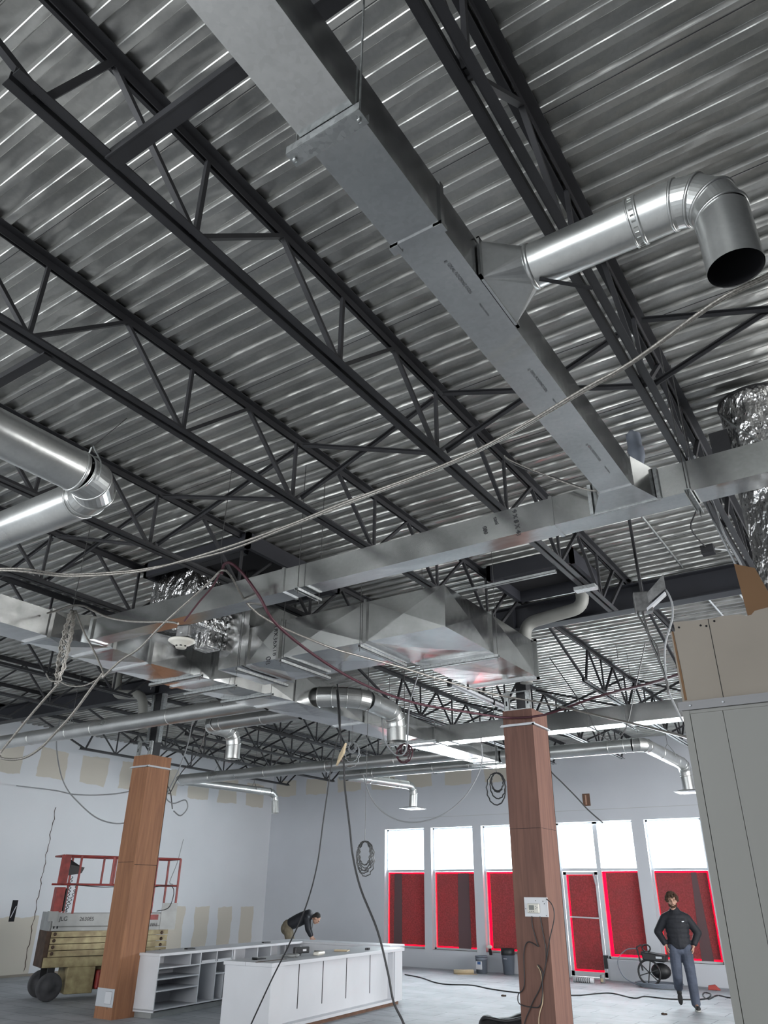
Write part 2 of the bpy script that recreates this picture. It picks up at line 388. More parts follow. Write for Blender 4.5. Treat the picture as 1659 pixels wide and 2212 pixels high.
# windows
FR = YB + .13
def window(n, a, b, z0, z1, sheet=True, bands=(), margins=(.045, .0, .045, .03)):
    t = bpy.data.objects.new('window_%d' % n, None); C.objects.link(t); t['kind'] = 'structure'
    f = MB(); w_ = .045
    f.box(a, a + w_, FR, FR + .1, z0, z1).box(b - w_, b, FR, FR + .1, z0, z1).box(a, b, FR, FR + .1, z0, z0 + w_).box(a, b, FR, FR + .1, z1 - w_, z1)
    f.box(a, b, FR - .02, FR + .1, 2.335, 2.395)
    f.build('window_frame', 'whitemetal', t)
    B(a + w_, b - w_, FR + .06, FR + .07, 2.395, z1 - w_).build('upper_pane', 'glass', t)
    B(a + w_, b - w_, FR + .06, FR + .07, z0 + w_, 2.335).build('lower_pane', 'glass', t)
    if sheet:
        B(a + .02, b - .02, FR + .045, FR + .048, z0 + .02, 2.33).build('red_film', 'redfilm', t)
        l, r, bo, to = margins
        B(a + .03 + l, b - .02 - r, FR + .030, FR + .036, z0 + .03 + bo, 2.32 - to).build('mottled_sheet', 'redsheet', t)
        for (u0, u1, v0, v1) in bands:
            MB().hexa([(a + u0, FR + .024, z0 + .04), (a + u1, FR + .024, z0 + .04), (a + u1, FR + .029, z0 + .04), (a + u0, FR + .029, z0 + .04),
                       (a + v0, FR + .024, 2.30), (a + v1, FR + .024, 2.30), (a + v1, FR + .029, 2.30), (a + v0, FR + .029, 2.30)]).build('sheet_overlap', 'darkband', t)
    B(a, b, YB - .015, YB + .13, z0 - .03, z0).build('window_sill', 'whitemetal', t)
    return t
window(1, -13.35, -12.01, SL, HD, bands=[(.22, .50, .25, .50)])
window(2, -11.77, -10.43, SL, HD, bands=[(.72, 1.10, .76, 1.10)])
window(3, -10.16, -8.82, SL, HD, margins=(.10, 0, .05, .03))
window(4, -6.95, -5.96, SL, HD, margins=(.10, 0, .06, .02))
w5 = window(5, -5.65, -4.31, SL, HD, bands=[(.83, 1.10, .90, 1.02)], margins=(.03, .06, .05, .03))
B(-4.34, -4.315, FR + .02, FR + .05, .6, 2.3).build('right_edge_trim', 'whitemetal', w5)  # narrow metal strip along the right frame member
# door with transom light
dr = bpy.data.objects.new('door_1', None); C.objects.link(dr); dr['kind'] = 'structure'
MB().box(-8.0, -7.94, FR, FR + .1, 0, HD).box(-7.02, -6.95, FR, FR + .1, 0, HD).box(-8.0, -6.95, FR, FR + .1, HD - .045, HD).box(-8.0, -6.95, FR - .02, FR + .1, 2.33, 2.40).box(-8.0, -6.95, FR - .05, FR + .1, 0, .025).build('door_frame', 'whitemetal', dr)
lf = MB().box(-7.93, -7.85, FR + .01, FR + .06, .03, 2.32).box(-7.10, -7.03, FR + .01, FR + .06, .03, 2.32).box(-7.93, -7.03, FR + .01, FR + .06, 2.25, 2.32).box(-7.93, -7.03, FR + .01, FR + .06, .03, .14).build('door_leaf', 'whitemetal', dr)
B(-7.85, -7.10, FR + .052, FR + .058, .14, 2.25).build('door_pane', 'glass', lf)
B(-7.85, -7.10, FR + .044, FR + .046, .14, 2.25).build('red_film', 'redfilm', lf)
B(-7.81, -7.10, FR + .034, FR + .038, .18, 2.24).build('mottled_sheet', 'redsheet', lf)
MB().bar((-7.86, FR - .03, 1.30), (-7.08, FR - .03, 1.285), .03).bar((-7.86, FR - .03, 1.30), (-7.86, FR + .03, 1.30), .03).bar((-7.08, FR - .03, 1.285), (-7.08, FR + .03, 1.285), .03).build('push_bar', 'whitemetal', lf)
MB().bar((-7.12, FR - .04, 2.28), (-7.05, FR - .07, 2.0), .03).build('door_closer', 'whitemetal', dr)
B(-7.09, -6.97, FR - .01, FR + .0, .22, .50).build('door_bottom_patch', 'black', dr)
B(-7.94, -7.02, FR + .06, FR + .07, 2.40, 3.44).build('transom_pane', 'glass', dr)

# near right partition: bare gypsum above a metal strip, off-white panels below
YW = 5.2; WX = -1.06
zt = 3.02 - 0.0
pz = 2.915
wn = bpy.data.objects.new('wall_near_right', None); C.objects.link(wn); wn['kind'] = 'structure'
top = MB()
prof = [(-1.06, 3.465), (-.92, 3.452), (-.80, 3.445), (-.74, 3.452), (-.70, 3.447), (-.63, 3.441), (-.60, 3.425), (-.57, 3.427), (-.545, 3.45), (-.45, 3.46), (2.6, 3.46)]
for (xa, za), (xb, zb) in zip(prof[:-1], prof[1:]):
    top.hexa([(xa, YW, pz), (xb, YW, pz), (xb, YW + .016, pz), (xa, YW + .016, pz), (xa, YW, za), (xb, YW, zb), (xb, YW + .016, zb), (xa, YW + .016, za)])
top.build('upper_gypsum', 'gyp', wn)
B(-1.09, -1.055, YW + .004, YW + .30, pz, 3.40).build('gypsum_return', 'gyp', wn)
MB().hexa([(-1.075, YW - .001, 2.93), (-1.058, YW - .001, 2.93), (-1.058, YW + .01, 2.93), (-1.075, YW + .01, 2.93), (-1.082, YW - .001, 3.40), (-1.072, YW - .001, 3.40), (-1.072, YW + .01, 3.40), (-1.082, YW + .01, 3.40)]).build('torn_edge', 'kraft', wn)
B(-.838, -.834, YW - .002, YW, pz, 3.445).build('board_joint', 'dark', wn)
for (px, pz_) in ((-1.03, 3.42), (-.855, 3.40), (-.80, 3.425), (-.89, 3.41)):
    MB().lathe([(.0, -.004), (.007, -.004), (.007, 0), (0, 0)], (px, YW, pz_), 10, 'y').build('screw_hole', 'dark', wn)
MB().box(-1.115, 2.6, YW - .025, YW, pz - .03, pz).box(-1.115, 2.6, YW - .028, YW - .025, pz - .055, pz).build('metal_strip', 'greytrim', wn)
for px in (-1.04, -.838, -.55):
    MB().lathe([(0, -.006), (.008, -.006), (.008, 0), (0, 0)], (px, YW - .028, pz - .028), 12, 'y').build('screw', 'whitemetal', wn)
MB().box(-1.10, -1.056, YW - .012, YW + .30, 0, pz - .05).box(-1.052, -.855, YW - .012, YW + .30, 0, pz - .078).box(-.852, .4, YW - .012, YW + .3, 0, pz - .078).box(.403, 2.6, YW - .012, YW + .3, 0, pz - .078).box(-1.10, 2.6, YW - .008, YW + .3, pz - .076, pz - .05).build('lower_panels', 'panelwhite', wn)
B(-1.04, 2.6, YW + .02, YW + .28, 0, 3.38).build('wall_core', 'gyp', wn)

# ================================================================== STEEL
JX = [.78, -.80, -2.40, -3.85, -5.68, -7.46, -9.25, -11.0, -12.8, -14.6, -16.4]
def joist(x, y0, label, group):
    r = thing('steel_joist', label, 'roof joist', (x, y0, 0), 0, group)
    c = MB()
    for s in (-1, 1):
        c.box(s * .012, s * .065, -2.0, 8.85, ZD - .008, ZD - .001) if s > 0 else c.box(-.065, -.012, -2.0, 8.85, ZD - .008, ZD - .001)
        c.box(s * .012 - .003, s * .012 + .003, -2.0, 8.85, ZD - .06, ZD - .006)
    c.build('top_chord', 'steel', r)
    c = MB()
    c.box(-.062, -.016, .25, 8.05, 4.80, 4.807).box(.016, .062, .25, 8.05, 4.80, 4.807).box(-.019, -.013, .25, 8.05, 4.80, 4.85).box(.013, .019, .25, 8.05, 4.80, 4.85)
    c.build('bottom_chord', 'steel', r)
    zt_, zb_ = ZD - .045, 4.835
    for k in range(6):
        yb = 1.29 + 1.27 * k
        MB().bar((0, yb, zb_), (0, yb, zt_), .026).build('web_vertical', 'steel', r)
        MB().bar((0, yb - .02, zb_), (0, yb - .635, zt_), .032, .026).build('web_diagonal', 'steel', r)
        MB().bar((0, yb + .02, zb_), (0, yb + .635, zt_), .038, .026).build('web_diagonal', 'steel', r)
    MB().bar((0, .40, zb_), (0, .63, zt_), .034).build('web_diagonal', 'steel', r)
    MB().bar((0, .36, zb_), (0, -1.2, zt_), .034).build('end_web', 'steel', r)
    MB().bar((0, 7.95, zb_), (0, 8.65, zt_), .034).build('end_web', 'steel', r)
    return r
first = None
for i, x in enumerate(JX):
    lab = 'dark open-web steel roof joist of the near bay, %s from the right' % ORD[i]
    if i == 0: lab = 'dark open-web steel roof joist of the near bay, the last one at the right edge'
    if first is None: first = joist(x, .5, lab, 'near bay roof joists'); continue
    j = copy_tree(first); j.location = (x, .5, 0); j['label'] = lab
for i, x in enumerate(JX):
    j = copy_tree(first); j.location = (x, 11.25, 0)
    j['label'] = 'thin open-web roof joist beyond the big girder, %s from the right' % ORD[i]; j['group'] = 'far bay roof joists'
# girders
def girder(yc, x0, x1, label):
    g = MB(); f = .10
    g.box(x0, x1, yc - f, yc + f, 5.05, 5.064).box(x0, x1, yc - f, yc + f, 5.37, 5.384).box(x0, x1, yc - .006, yc + .006, 5.06, 5.375)
    for x in [v for v in (-11.3, -4.0, -2.2) if x0 < v < x1]: g.box(x - .006, x + .006, yc - f, yc + f, 5.06, 5.375)
    return tag(g.build('steel_girder', 'steel2'), label, 'steel beam')
girder(9.37, XL + .02, XR, 'deep dark steel girder crossing above the two plywood columns')
gd = bpy.data.objects['steel_girder']
# joist seats on the girder
# cross bridging between neighbouring joists
def bridging(y_, rows, group, where):
    for i in range(len(JX) - 1):
        a, b = JX[i], JX[i + 1]
        t = thing('cross_bridging', 'crossed dark steel angles bracing joists %s, %s pair from the right' % (where, ORD[i]), 'joist bridging', ((a + b) / 2, y_, 0), 0, group)
        h = (a - b) / 2 - .05
        MB().bar((-h, 0, ZD - .06), (h, .0, 4.86), .032, .006).bar((-h, .012, ZD - .075), (h, .012, 4.845), .006, .03).build('brace_angle', 'steel', t)
        MB().bar((-h, .03, 4.86), (h, .03, ZD - .06), .032, .006).bar((-h, .042, 4.845), (h, .042, ZD - .075), .006, .03).build('brace_angle', 'steel', t)
bridging(4.35, 1, 'near bay bridging', 'in the near bay')
bridging(13.9, 1, 'first far bridging row', 'just beyond the girder')
bridging(16.6, 1, 'second far bridging row', 'toward the window wall')
tag(MB().bar((-2.38, 1.25, 4.79), (-.82, 1.25, 4.79), .07, .007).bar((-2.38, 1.215, 4.81), (-.82, 1.215, 4.81), .007, .05).build('bridging_angle', 'steel'), 'flat dark steel angle between two joist bottoms beside the nearest duct', 'steel angle')
tag(MB().bar((-5.66, 1.95, 4.79), (-3.87, 1.95, 4.79), .06, .007).bar((-5.66, 1.92, 4.81), (-3.87, 1.92, 4.81), .007, .05).build('bridging_angle', 'steel'), 'dark steel angle between joist bottoms at the left edge of the picture', 'steel angle')

# roof openings for the rooftop units
def opening(x0, x1, y0, y1, label, xm=None):
    t = thing('roof_opening_frame', label, 'roof opening frame', ((x0 + x1) / 2, (y0 + y1) / 2, 5.3))
    t2 = MB(); X0, X1, Y0, Y1 = [v for v in (x0 - (x0 + x1) / 2, x1 - (x0 + x1) / 2, y0 - (y0 + y1) / 2, y1 - (y0 + y1) / 2)]
    t2.box(X0, X1, Y0, Y0 + .05, -.05, .14).box(X0, X1, Y1 - .05, Y1, -.05, .14).box(X0, X0 + .05, Y0, Y1, -.05, .14).box(X1 - .05, X1, Y0, Y1, -.05, .14)
    t2.build('frame_angles', 'steel2', t)
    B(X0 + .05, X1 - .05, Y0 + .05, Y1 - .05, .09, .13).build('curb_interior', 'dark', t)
    B(X0 + .1, X1 - .3, Y0 + .2, Y0 + .32, .04, .09).build('curb_rail', 'steel2', t)
    return t
opening(-3.72, -2.60, 7.9, 8.85, 'dark framed roof opening above the curved grey drain pipe')
opening(-7.3, -5.55, 5.55, 7.3, 'dark framed roof opening above the foil wrapped riser')

# ================================================================== DUCTS
def ring(mb, ax, p, r, wd=.012, seg=24):
    """a raised seam bead around a round pipe"""
    d = Vector(ax).normalized(); p = Vector(p)
    mb.tube([p - d * wd, p - d * wd * .9, p + d * wd * .9, p + d * wd], r, seg, False, True, [r - .002, r + .006, r + .006, r - .002])
def pipe_thing(label, runs, r, seams=(), group=None, cap_start=False, cap_end=False, name='round_duct'):
    """runs: list of polylines (straight or elbow), world coordinates"""
    o0 = Vector(runs[0][0]); t = thing(name, label, 'duct', tuple(o0), 0, group)
    for kind, pts in [(k, p) for k, p in [('pipe_section' if len(q) == 2 else 'elbow', q) for q in runs]]:
        P = [Vector(p) - o0 for p in pts]
        o = MB().tube(P, r, 32, False, kind == 'pipe_section').build(kind, 'pipe', t)
        if kind == 'elbow':
            b = MB()
            for i in range(0, len(P)):
                dd = (P[min(i + 1, len(P) - 1)] - P[max(i - 1, 0)]); ring(b, dd, P[i], r, .007, 32)
            b.build('elbow_seams', 'pipe', o)
    for ax, p in seams:
        b = MB(); ring(b, ax, Vector(p) - o0, r, .008, 32); b.build('seam_band', 'pipe', next(c for c in t.children if c.name.startswith('pipe_section')))
    if cap_end:
        pts = runs[-1]; P0 = Vector(pts[-1]) - o0; dd = (Vector(pts[-1]) - Vector(pts[-2])).normalized()
        MB().tube([P0 - dd * .01, P0], r, 32, True).build('end_cap', 'pipe', t)
    return t
def elbow(c, a, b, n=4):
    """points of a quarter bend with corner c, from point a to point b (equal legs)"""
    c, a, b = Vector(c), Vector(a), Vector(b); o = a + (b - c); out = []
    for i in range(n + 1):
        th = math.pi / 2 * i / n; out.append(o + (a - o) * math.cos(th) + (b - o) * math.sin(th))
    return out

# nearest square duct, running away from the camera
mx0, mx1, mz0, mz1 = -1.236, -1.008, 4.17, 4.40
t = thing('rectangular_duct', 'nearest galvanised square duct running from top centre to the cross duct', 'duct', (-1.122, 0, mz0))
X0, X1 = mx0 + 1.122, mx1 + 1.122; H = mz1 - mz0
B(X0, X1, -1.0, 1.90, 0, H).build('near_section', 'duct', t)
B(X0 + .006, X1 - .006, 1.90, 4.44, .003, H - .003).build('far_section', 'duct', t)
B(X0 - .008, X1 + .008, 1.885, 1.915, -.008, H + .008).build('drive_seam', 'duct', t)
MB().box(X0 - .012, X0 + .03, 1.885, 1.93, -.012, .01).box(X1 - .03, X1 + .012, 1.885, 1.93, -.012, .01).each('corner_clip', 'duct', t)
B(X0 - .006, X1 + .006, 4.425, 4.45, -.006, H + .006).build('drive_seam', 'duct', t)
MB().hexa([(X0, 4.44, 0), (X1, 4.44, 0), (X1 + .09, 4.72, 0), (X0 - .13, 4.72, 0), (X0, 4.44, H), (X1, 4.44, H), (X1 + .09, 4.72, H), (X0 - .13, 4.72, H)]).build('flared_takeoff', 'duct', t)
MB().box(X0 - .15, X0 - .125, 4.69, 4.722, -.004, H).box(X1 + .085, X1 + .11, 4.69, 4.722, -.004, H).bar((X0 - .14, 4.717, -.004), (X1 + .10, 4.717, -.004), .02, .008).build('sealed_collar', 'strut', t)
for yy, s_, z_ in ((2.08, 'g  IDEAL ROOFING 0.026', .030), (2.95, 'g  IDEAL ROOFING 0.026', .030), (3.80, 'g  IDEAL ROOFING 0.026', .028)):
    text('printed_text', s_, .021, (-1.092, yy, mz0 - .0003), (0, 1, 0), (1, 0, 0), 'inkgrey', t)
    text('printed_text', 'MADE IN CANADA', .011, (-1.088, yy + .31, mz0 - .0003), (0, 1, 0), (1, 0, 0), 'inkgrey', t)
# trapeze strap under it with two rods
st = thing('duct_strap', 'galvanised channel strap hung by two rods under the nearest duct', 'duct hanger', (-1.13, 1.32, 4.13))
MB().box(-.17, .15, -.03, .03, -.006, -.002).box(-.17, .15, -.03, -.026, -.004, .036).box(-.17, .15, .026, .03, -.004, .036).build('channel', 'strut', st)
MB().tube([(-.152, 0, -.02), (-.152, 0, 1.3)], .004, 8).build('rod', 'strut', st)
MB().tube([(.13, 0, -.02), (.13, 0, 1.3)], .004, 8).build('rod', 'strut', st)
MB().lathe([(0, -.018), (.009, -.018), (.009, -.004), (0, -.004)], (.13, 0, 0), 6).lathe([(0, -.018), (.009, -.018), (.009, -.004), (0, -.004)], (-.152, 0, 0), 6).each('nut', 'strut', st)

# long cross duct
t = thing('rectangular_duct', 'long galvanised cross duct marked in black pen, spanning the whole picture width', 'duct', (0, 4.72, 4.17))
secs = [(-6.93, -4.24), (-4.23, -1.68), (-1.67, .6)]
for i, (a, b) in enumerate(secs):
    e = .004 * (i % 2)
    B(a, b, e, .205 - e, e, .228 - e).build('duct_section', 'duct', t)
for x in (-4.235, -1.675):
    B(x - .014, x + .014, -.008, .213, -.008, .236).build('drive_seam', 'duct', t)
B(-.20, -.194, -.004, .209, -.004, .232).build('fine_seam', 'duct', t)
text('pen_marking', '9 X 8 X 48', .050, (-1.985, 4.7185, 4.375), (0.12, 0, -1), (1, 0, .12), 'ink', t)
text('pen_marking', 'tani', .045, (-2.14, 4.7185, 4.355), (.2, 0, -1), (1, 0, .2), 'ink', t)
text('pen_marking', '080', .045, (-2.235, 4.7185, 4.30), (.15, 0, -1), (1, 0, .15), 'ink', t)
# straps of the cross duct
def strap(x, y0, y1, z, label, top=5.4, w_=.04, rz=0):
    s = thing('duct_strap', label, 'duct hanger', (x, (y0 + y1) / 2, z)); h = (y1 - y0) / 2
    MB().box(-w_ / 2, w_ / 2, -h, h, 0, .004).box(-w_ / 2, -w_ / 2 + .004, -h, h, -.022, .004).box(w_ / 2 - .004, w_ / 2, -h, h, -.022, .004).build('channel', 'strut', s)
    for yy in (-h + .02, h - .02): MB().tube([(0, yy, -.05), (0, yy, top - z)], .0035, 8).build('rod', 'wire', s)
    return s
strap(-.72, 4.64, 5.02, 4.15, 'galvanised channel strap under the cross duct, right of the duct junction')
strap(-4.02, 4.66, 5.00, 4.15, 'galvanised channel strap under the cross duct, above the big duct fittings')
# square to round takeoff and branch pipe
t = thing('round_duct', 'bright round branch duct on the nearest duct, ending in an open downturned spout', 'duct', (mx1, 2.42, 4.285))
r = .100
sq = [(0, -.17, -.112), (0, .19, -.112), (0, .19, .112), (0, -.17, .112)]
tm = MB(); n = 32; cir = [Vector((.17, r * math.cos(2 * math.pi * j / n - math.pi * .75), r * math.sin(2 * math.pi * j / n - math.pi * .75))) for j in range(n)]
vs = [Vector(v) for v in sq] + cir; fs = []
for k in range(4):
    j0 = k * n // 4; j1 = (k + 1) * n // 4
    for j in range(j0, j1):
        fs.append((k, 4 + j, 4 + (j + 1) % n)) if j < (j0 + j1) // 2 + 4 else fs.append(((k + 1) % 4, 4 + j, 4 + (j + 1) % n))
    fs.append((k, 4 + min(j1 - 1, (j0 + j1) // 2 + 4), (k + 1) % 4))
tm = MB(); fs = []
for k in range(4):
    jm = (k * n // 4); jn = ((k + 1) * n // 4) % n
    for j in range(k * n // 4 - n // 8, k * n // 4 + n // 8): fs.append((k, 4 + j % n, 4 + (j + 1) % n))
    fs.append((k, 4 + (k * n // 4 + n // 8) % n, (k + 1) % 4))
tm._add(vs, fs).build('square_to_round', 'pipe', t)
MB().box(0, .012, -.19, -.165, -.118, .118).box(0, .012, .185, .21, -.118, .118).box(0, .012, -.19, .21, -.118, -.108).box(0, .012, -.19, .21, .108, .118).build('takeoff_flange', 'duct', t)
EX = .80
MB().tube([(.17, 0, 0), (EX, 0, 0)], r, 40, False).build('pipe_section', 'pipe', t)
e = elbow((EX + .15, 0, 0), (EX, 0, 0), (EX + .15, 0, -.15), 3)
MB().tube(e, r, 40, False, False).build('elbow', 'pipe', t)
b = MB()
for i, p in enumerate(e): ring(b, (e[min(i + 1, 3)] - e[max(i - 1, 0)]), p, r, .006, 40)
b.build('elbow_seams', 'pipe', t)
MB().tube([(EX + .15, 0, -.15), (EX + .15, 0, -.43)], r, 40, False).build('spout', 'pipe', t)
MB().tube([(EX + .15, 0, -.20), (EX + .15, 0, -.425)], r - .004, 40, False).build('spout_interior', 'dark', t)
b = MB(); ring(b, (1, 0, 0), (.18, 0, 0), r, .010, 40); ring(b, (1, 0, 0), (.66, 0, 0), r, .007, 40); ring(b, (1, 0, 0), (.625, 0, 0), r, .004, 40); b.each('seam_band', 'pipe', t)
c = MB()
for j in range(26):
    a = 2 * math.pi * j / 26; c.box(.636, .652, (r + .001) * math.cos(a) - .003, (r + .001) * math.cos(a) + .003, (r + .001) * math.sin(a) - .003, (r + .001) * math.sin(a) + .003)
c.build('crimp_row', 'pipe', t)
MB().bar((.21, -.02, -.105), (.40, .10, -.16), .012).build('loose_strip', 'cableblack', t)

# big round duct at the left edge: comes from behind, turns left
R1 = .142
pipe_thing('large bright round duct at the left edge with its elbow turning left', [[(-4.13, -1.0, 4.28), (-4.13, 2.48, 4.28)], elbow((-4.13, 2.74, 4.28), (-4.13, 2.48, 4.28), (-4.39, 2.74, 4.28), 3), [(-4.39, 2.74, 4.28), (-9.0, 2.74, 4.28)]], R1,
           [((0, 1, 0), (-4.13, 2.46, 4.28)), ((1, 0, 0), (-4.45, 2.74, 4.28))], cap_end=True)
st = thing('duct_strap', 'thin metal strap and wire holding the big round duct at left', 'duct hanger', (-4.13, 2.55, 4.28))
MB().tube([Vector((math.cos(a) * .147, 0, math.sin(a) * .147)) for a in [math.radians(k) for k in range(-30, 211, 12)]] + [Vector((-.02, 0, .24))], .006, 6).tube([(.127, 0, .074), (0, 0, .24)], .006, 6).build('strap_loop', 'strut', st)
MB().tube([(0, 0, .24), (.05, .18, .56)], .003, 6).build('wire', 'wire', st)

# trunk duct running away towards the windows
t = thing('rectangular_duct', 'long main trunk duct with stepped fittings running under the roof to the window wall', 'duct', (-7.2, 5.0, 4.17))
def seg(p0, p1, nm='duct_section', crease=True):
    """p = (y, x0, x1, z0, z1)"""
    (ya, a0, a1, za, zA), (yb, b0, b1, zb, zB) = p0, p1; o = (-7.2, 5.0, 4.17)
    f = lambda x, y_, z: (x - o[0], y_ - o[1], z - o[2])
    P = [f(a0, ya, za), f(a1, ya, za), f(b1, yb, zb), f(b0, yb, zb), f(a0, ya, zA), f(a1, ya, zA), f(b1, yb, zB), f(b0, yb, zB)]
    m = MB()
    if crease:
        m.xpanel(P[0], P[3], P[2], P[1], (0, 0, -1), .014).xpanel(P[1], P[2], P[6], P[5], (1, 0, 0), .012).xpanel(P[4], P[5], P[6], P[7], (0, 0, 1)).xpanel(P[3], P[0], P[4], P[7], (-1, 0, 0)).xpanel(P[0], P[1], P[5], P[4], (0, -1, 0), 0).xpanel(P[2], P[3], P[7], P[6], (0, 1, 0), 0)
    else: m.hexa(P)
    return m.build(nm, 'duct', t)
S = [(1.0, -7.62, -7.2, 4.17, 4.45), (4.40, -7.62, -7.2, 4.17, 4.45), (5.05, -7.66, -6.95, 4.17, 4.50), (5.68, -7.76, -7.10, 4.17, 4.55), (6.62, -7.74, -7.02, 4.17, 4.58), (8.11, -7.62, -6.88, 4.17, 4.60), (9.82, -7.47, -6.88, 4.17, 4.58), (12.05, -7.40, -6.80, 4.17, 4.45), (14.3, -7.24, -6.73, 4.17, 4.43), (15.15, -7.24, -6.73, 4.17, 4.43)]
for i in range(len(S) - 1): seg(S[i], S[i + 1], crease=i not in (0,))
for p in S[1:-1]:
    B(p[1] - .02 + 7.2, p[2] + .02 + 7.2, p[0] - 5 - .022, p[0] - 5 + .022, -.02, p[4] - 4.17 + .02).build('joint_flange', 'duct', t)
text('printed_text', 'STEEL  0.026  MADE IN CANADA', .05, (-7.55, 3.0, 4.168), (0, 1, 0), (1, 0, 0), 'inkgrey', t)
text('printed_text', 'G90  LOT 2  ROOFING SHEET', .05, (-7.45, 3.1, 4.168), (0, 1, 0), (1, 0, 0), 'inkgrey', t)
for (a, b, yy, lab) in ((-7.85, -6.9, 6.95, 'long strut under the trunk duct below the foil wrapped riser'), (-7.85, -6.9, 6.35, 'long strut under the trunk duct nearer the camera'), (-7.75, -6.8, 7.55, 'long strut under the trunk duct next to the plywood column side'), (-7.6, -6.6, 11.6, 'strut under the trunk duct beside the square takeoff'), (-7.4, -6.5, 14.5, 'strut under the window end of the trunk duct')):
    s = thing('duct_strut', 'galvanised ' + lab, 'duct hanger', ((a + b) / 2, yy, 4.13)); h = (b - a) / 2
    MB().box(-h, h, -.02, .02, 0, .005).box(-h, h, -.02, -.016, -.0, .035).box(-h, h, .016, .02, -.0, .035).build('channel', 'strut', s)
    for xx in (-h + .03, h - .03): MB().tube([(xx, 0, -.04), (xx, 0, 1.25)], .0035, 8).build('rod', 'wire', s)
B(-6.95 + 7.2, -6.90 + 7.2, 4.70 - 5, 4.95 - 5, -.01, .245).build('side_takeoff_flange', 'duct', t)

# second cross duct, beyond the girder
t = thing('rectangular_duct', 'second cross duct behind the right column, its underside glaring bright', 'duct', (-4, 11.9, 4.17))
B(-2.80, -.0, 0, .33, 0, .28).build('duct_section', 'duct', t); B(.02, 2.6, 0.003, .327, 0.003, .277).build('duct_section', 'duct', t); B(2.62, 3.6, 0, .33, 0, .28).build('duct_section', 'duct', t)
for x in (-2.76, -2.5, .01, .6, 2.61): B(x - .015, x + .015, -.012, .342, -.012, .292).build('joint_flange', 'duct', t)
strap(-3.35, 11.8, 12.4, 4.15, 'strap under the second cross duct right of the column')

# return duct: L shape with an open end
t = thing('rectangular_duct', 'widest L-shaped galvanised duct with X creases, red tint below and an open flanged end', 'duct', (-4.9, 6.75, 4.17))
def pan(x0, x1, y0, y1, z0=0, z1=.45, end_open=None, nm='duct_section'):
    P = [(x0, y0, z0), (x1, y0, z0), (x1, y1, z0), (x0, y1, z0), (x0, y0, z1), (x1, y0, z1), (x1, y1, z1), (x0, y1, z1)]; m = MB()
    m.xpanel(P[0], P[3], P[2], P[1], (0, 0, -1), .018).xpanel(P[4], P[5], P[6], P[7], (0, 0, 1), .012).xpanel(P[0], P[1], P[5], P[4], (0, -1, 0), .014).xpanel(P[2], P[3], P[7], P[6], (0, 1, 0), .012 if end_open != 'y' else 0)
    m.xpanel(P[1], P[2], P[6], P[5], (1, 0, 0), .014).xpanel(P[3], P[0], P[4], P[7], (-1, 0, 0), .012)
    return m.build(nm, 'duct', t)
for (a, b) in ((-6.62, -6.15), (-6.15, -5.66), (-5.66, -4.44)): pan(a + 4.9, b + 4.9, -.42, .43)
pan(-4.44 + 4.9, -3.465 + 4.9, -.42, .63, nm='corner_section')
m = MB(); x0, x1, y0, y1 = -4.40 + 4.9, -3.465 + 4.9, .66, 1.90; z0, z1 = 0, .45
P = [(x0, y0, z0), (x1, y0, z0), (x1, y1, z0), (x0, y1, z0), (x0, y0, z1), (x1, y0, z1), (x1, y1, z1), (x0, y1, z1)]
m.xpanel(P[0], P[3], P[2], P[1], (0, 0, -1), .013).xpanel(P[4], P[5], P[6], P[7], (0, 0, 1)).xpanel(P[1], P[2], P[6], P[5], (1, 0, 0), .012).xpanel(P[3], P[0], P[4], P[7], (-1, 0, 0)).build('outlet_section', 'duct', t)
for x in (-6.15, -5.66, -4.44): B(x - .018 + 4.9, x + .018 + 4.9, -.445, .455, -.025, .475).build('joint_flange', 'duct', t)
B(-4.46 + 4.9, -3.44 + 4.9, .625, .665, -.025, .475).build('joint_flange', 'duct', t)
MB().box(x0 - .03, x1 + .03, 1.87, 1.90, -.03, .0).box(x0 - .03, x1 + .03, 1.87, 1.90, .45, .48).box(x0 - .03, x0, 1.87, 1.90, -.03, .48).box(x1, x1 + .03, 1.87, 1.90, -.03, .48).build('end_flange', 'duct', t)
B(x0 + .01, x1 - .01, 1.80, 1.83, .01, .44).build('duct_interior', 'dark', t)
B(-6.62 + 4.9, -6.17 + 4.9, -.42, .43, .45, 1.2).build('riser', 'duct', t)
text('pen_marking', 'TANI  08', .10, (-5.86, 6.325, 4.50), (0.05, 0, -1), (1, 0, .05), 'ink', t)
text('pen_marking', '18X36X18', .085, (-5.76, 6.325, 4.58), (0.05, 0, -1), (1, 0, .05), 'ink', t)
for (a, b, yy, lab) in ((-4.40, -3.40, 7.42, 'across the outlet leg'),):
    s = thing('duct_strut', 'galvanised strut under the L-shaped duct ' + lab, 'duct hanger', ((a + b) / 2, yy, 4.11)); h = (b - a) / 2
    MB().box(-h, h, -.02, .02, 0, .005).box(-h, h, -.02, -.016, 0, .035).box(-h, h, .016, .02, 0, .035).build('channel', 'strut', s)
    MB().tube([(-h + .03, 0, -.04), (-h + .03, 0, 1.28)], .0035, 8).build('rod', 'wire', s); MB().tube([(h - .015, 0, -.04), (h - .015, 0, 1.28)], .0035, 8).build('rod', 'wire', s)
for (xx, lab) in ((-6.28, 'at its left end'), (-5.60, 'between its pen-marked panels'), (-4.50, 'before its corner')):
    s = thing('duct_strut', 'galvanised strut under the L-shaped duct ' + lab, 'duct hanger', (xx, 6.78, 4.11))
    MB().box(-.02, .02, -.48, .45, 0, .005).box(-.02, -.016, -.48, .45, 0, .035).box(.016, .02, -.48, .45, 0, .035).build('channel', 'strut', s)
    MB().tube([(0, -.47, -.04), (0, -.47, 1.28)], .0035, 8).build('rod', 'wire', s)
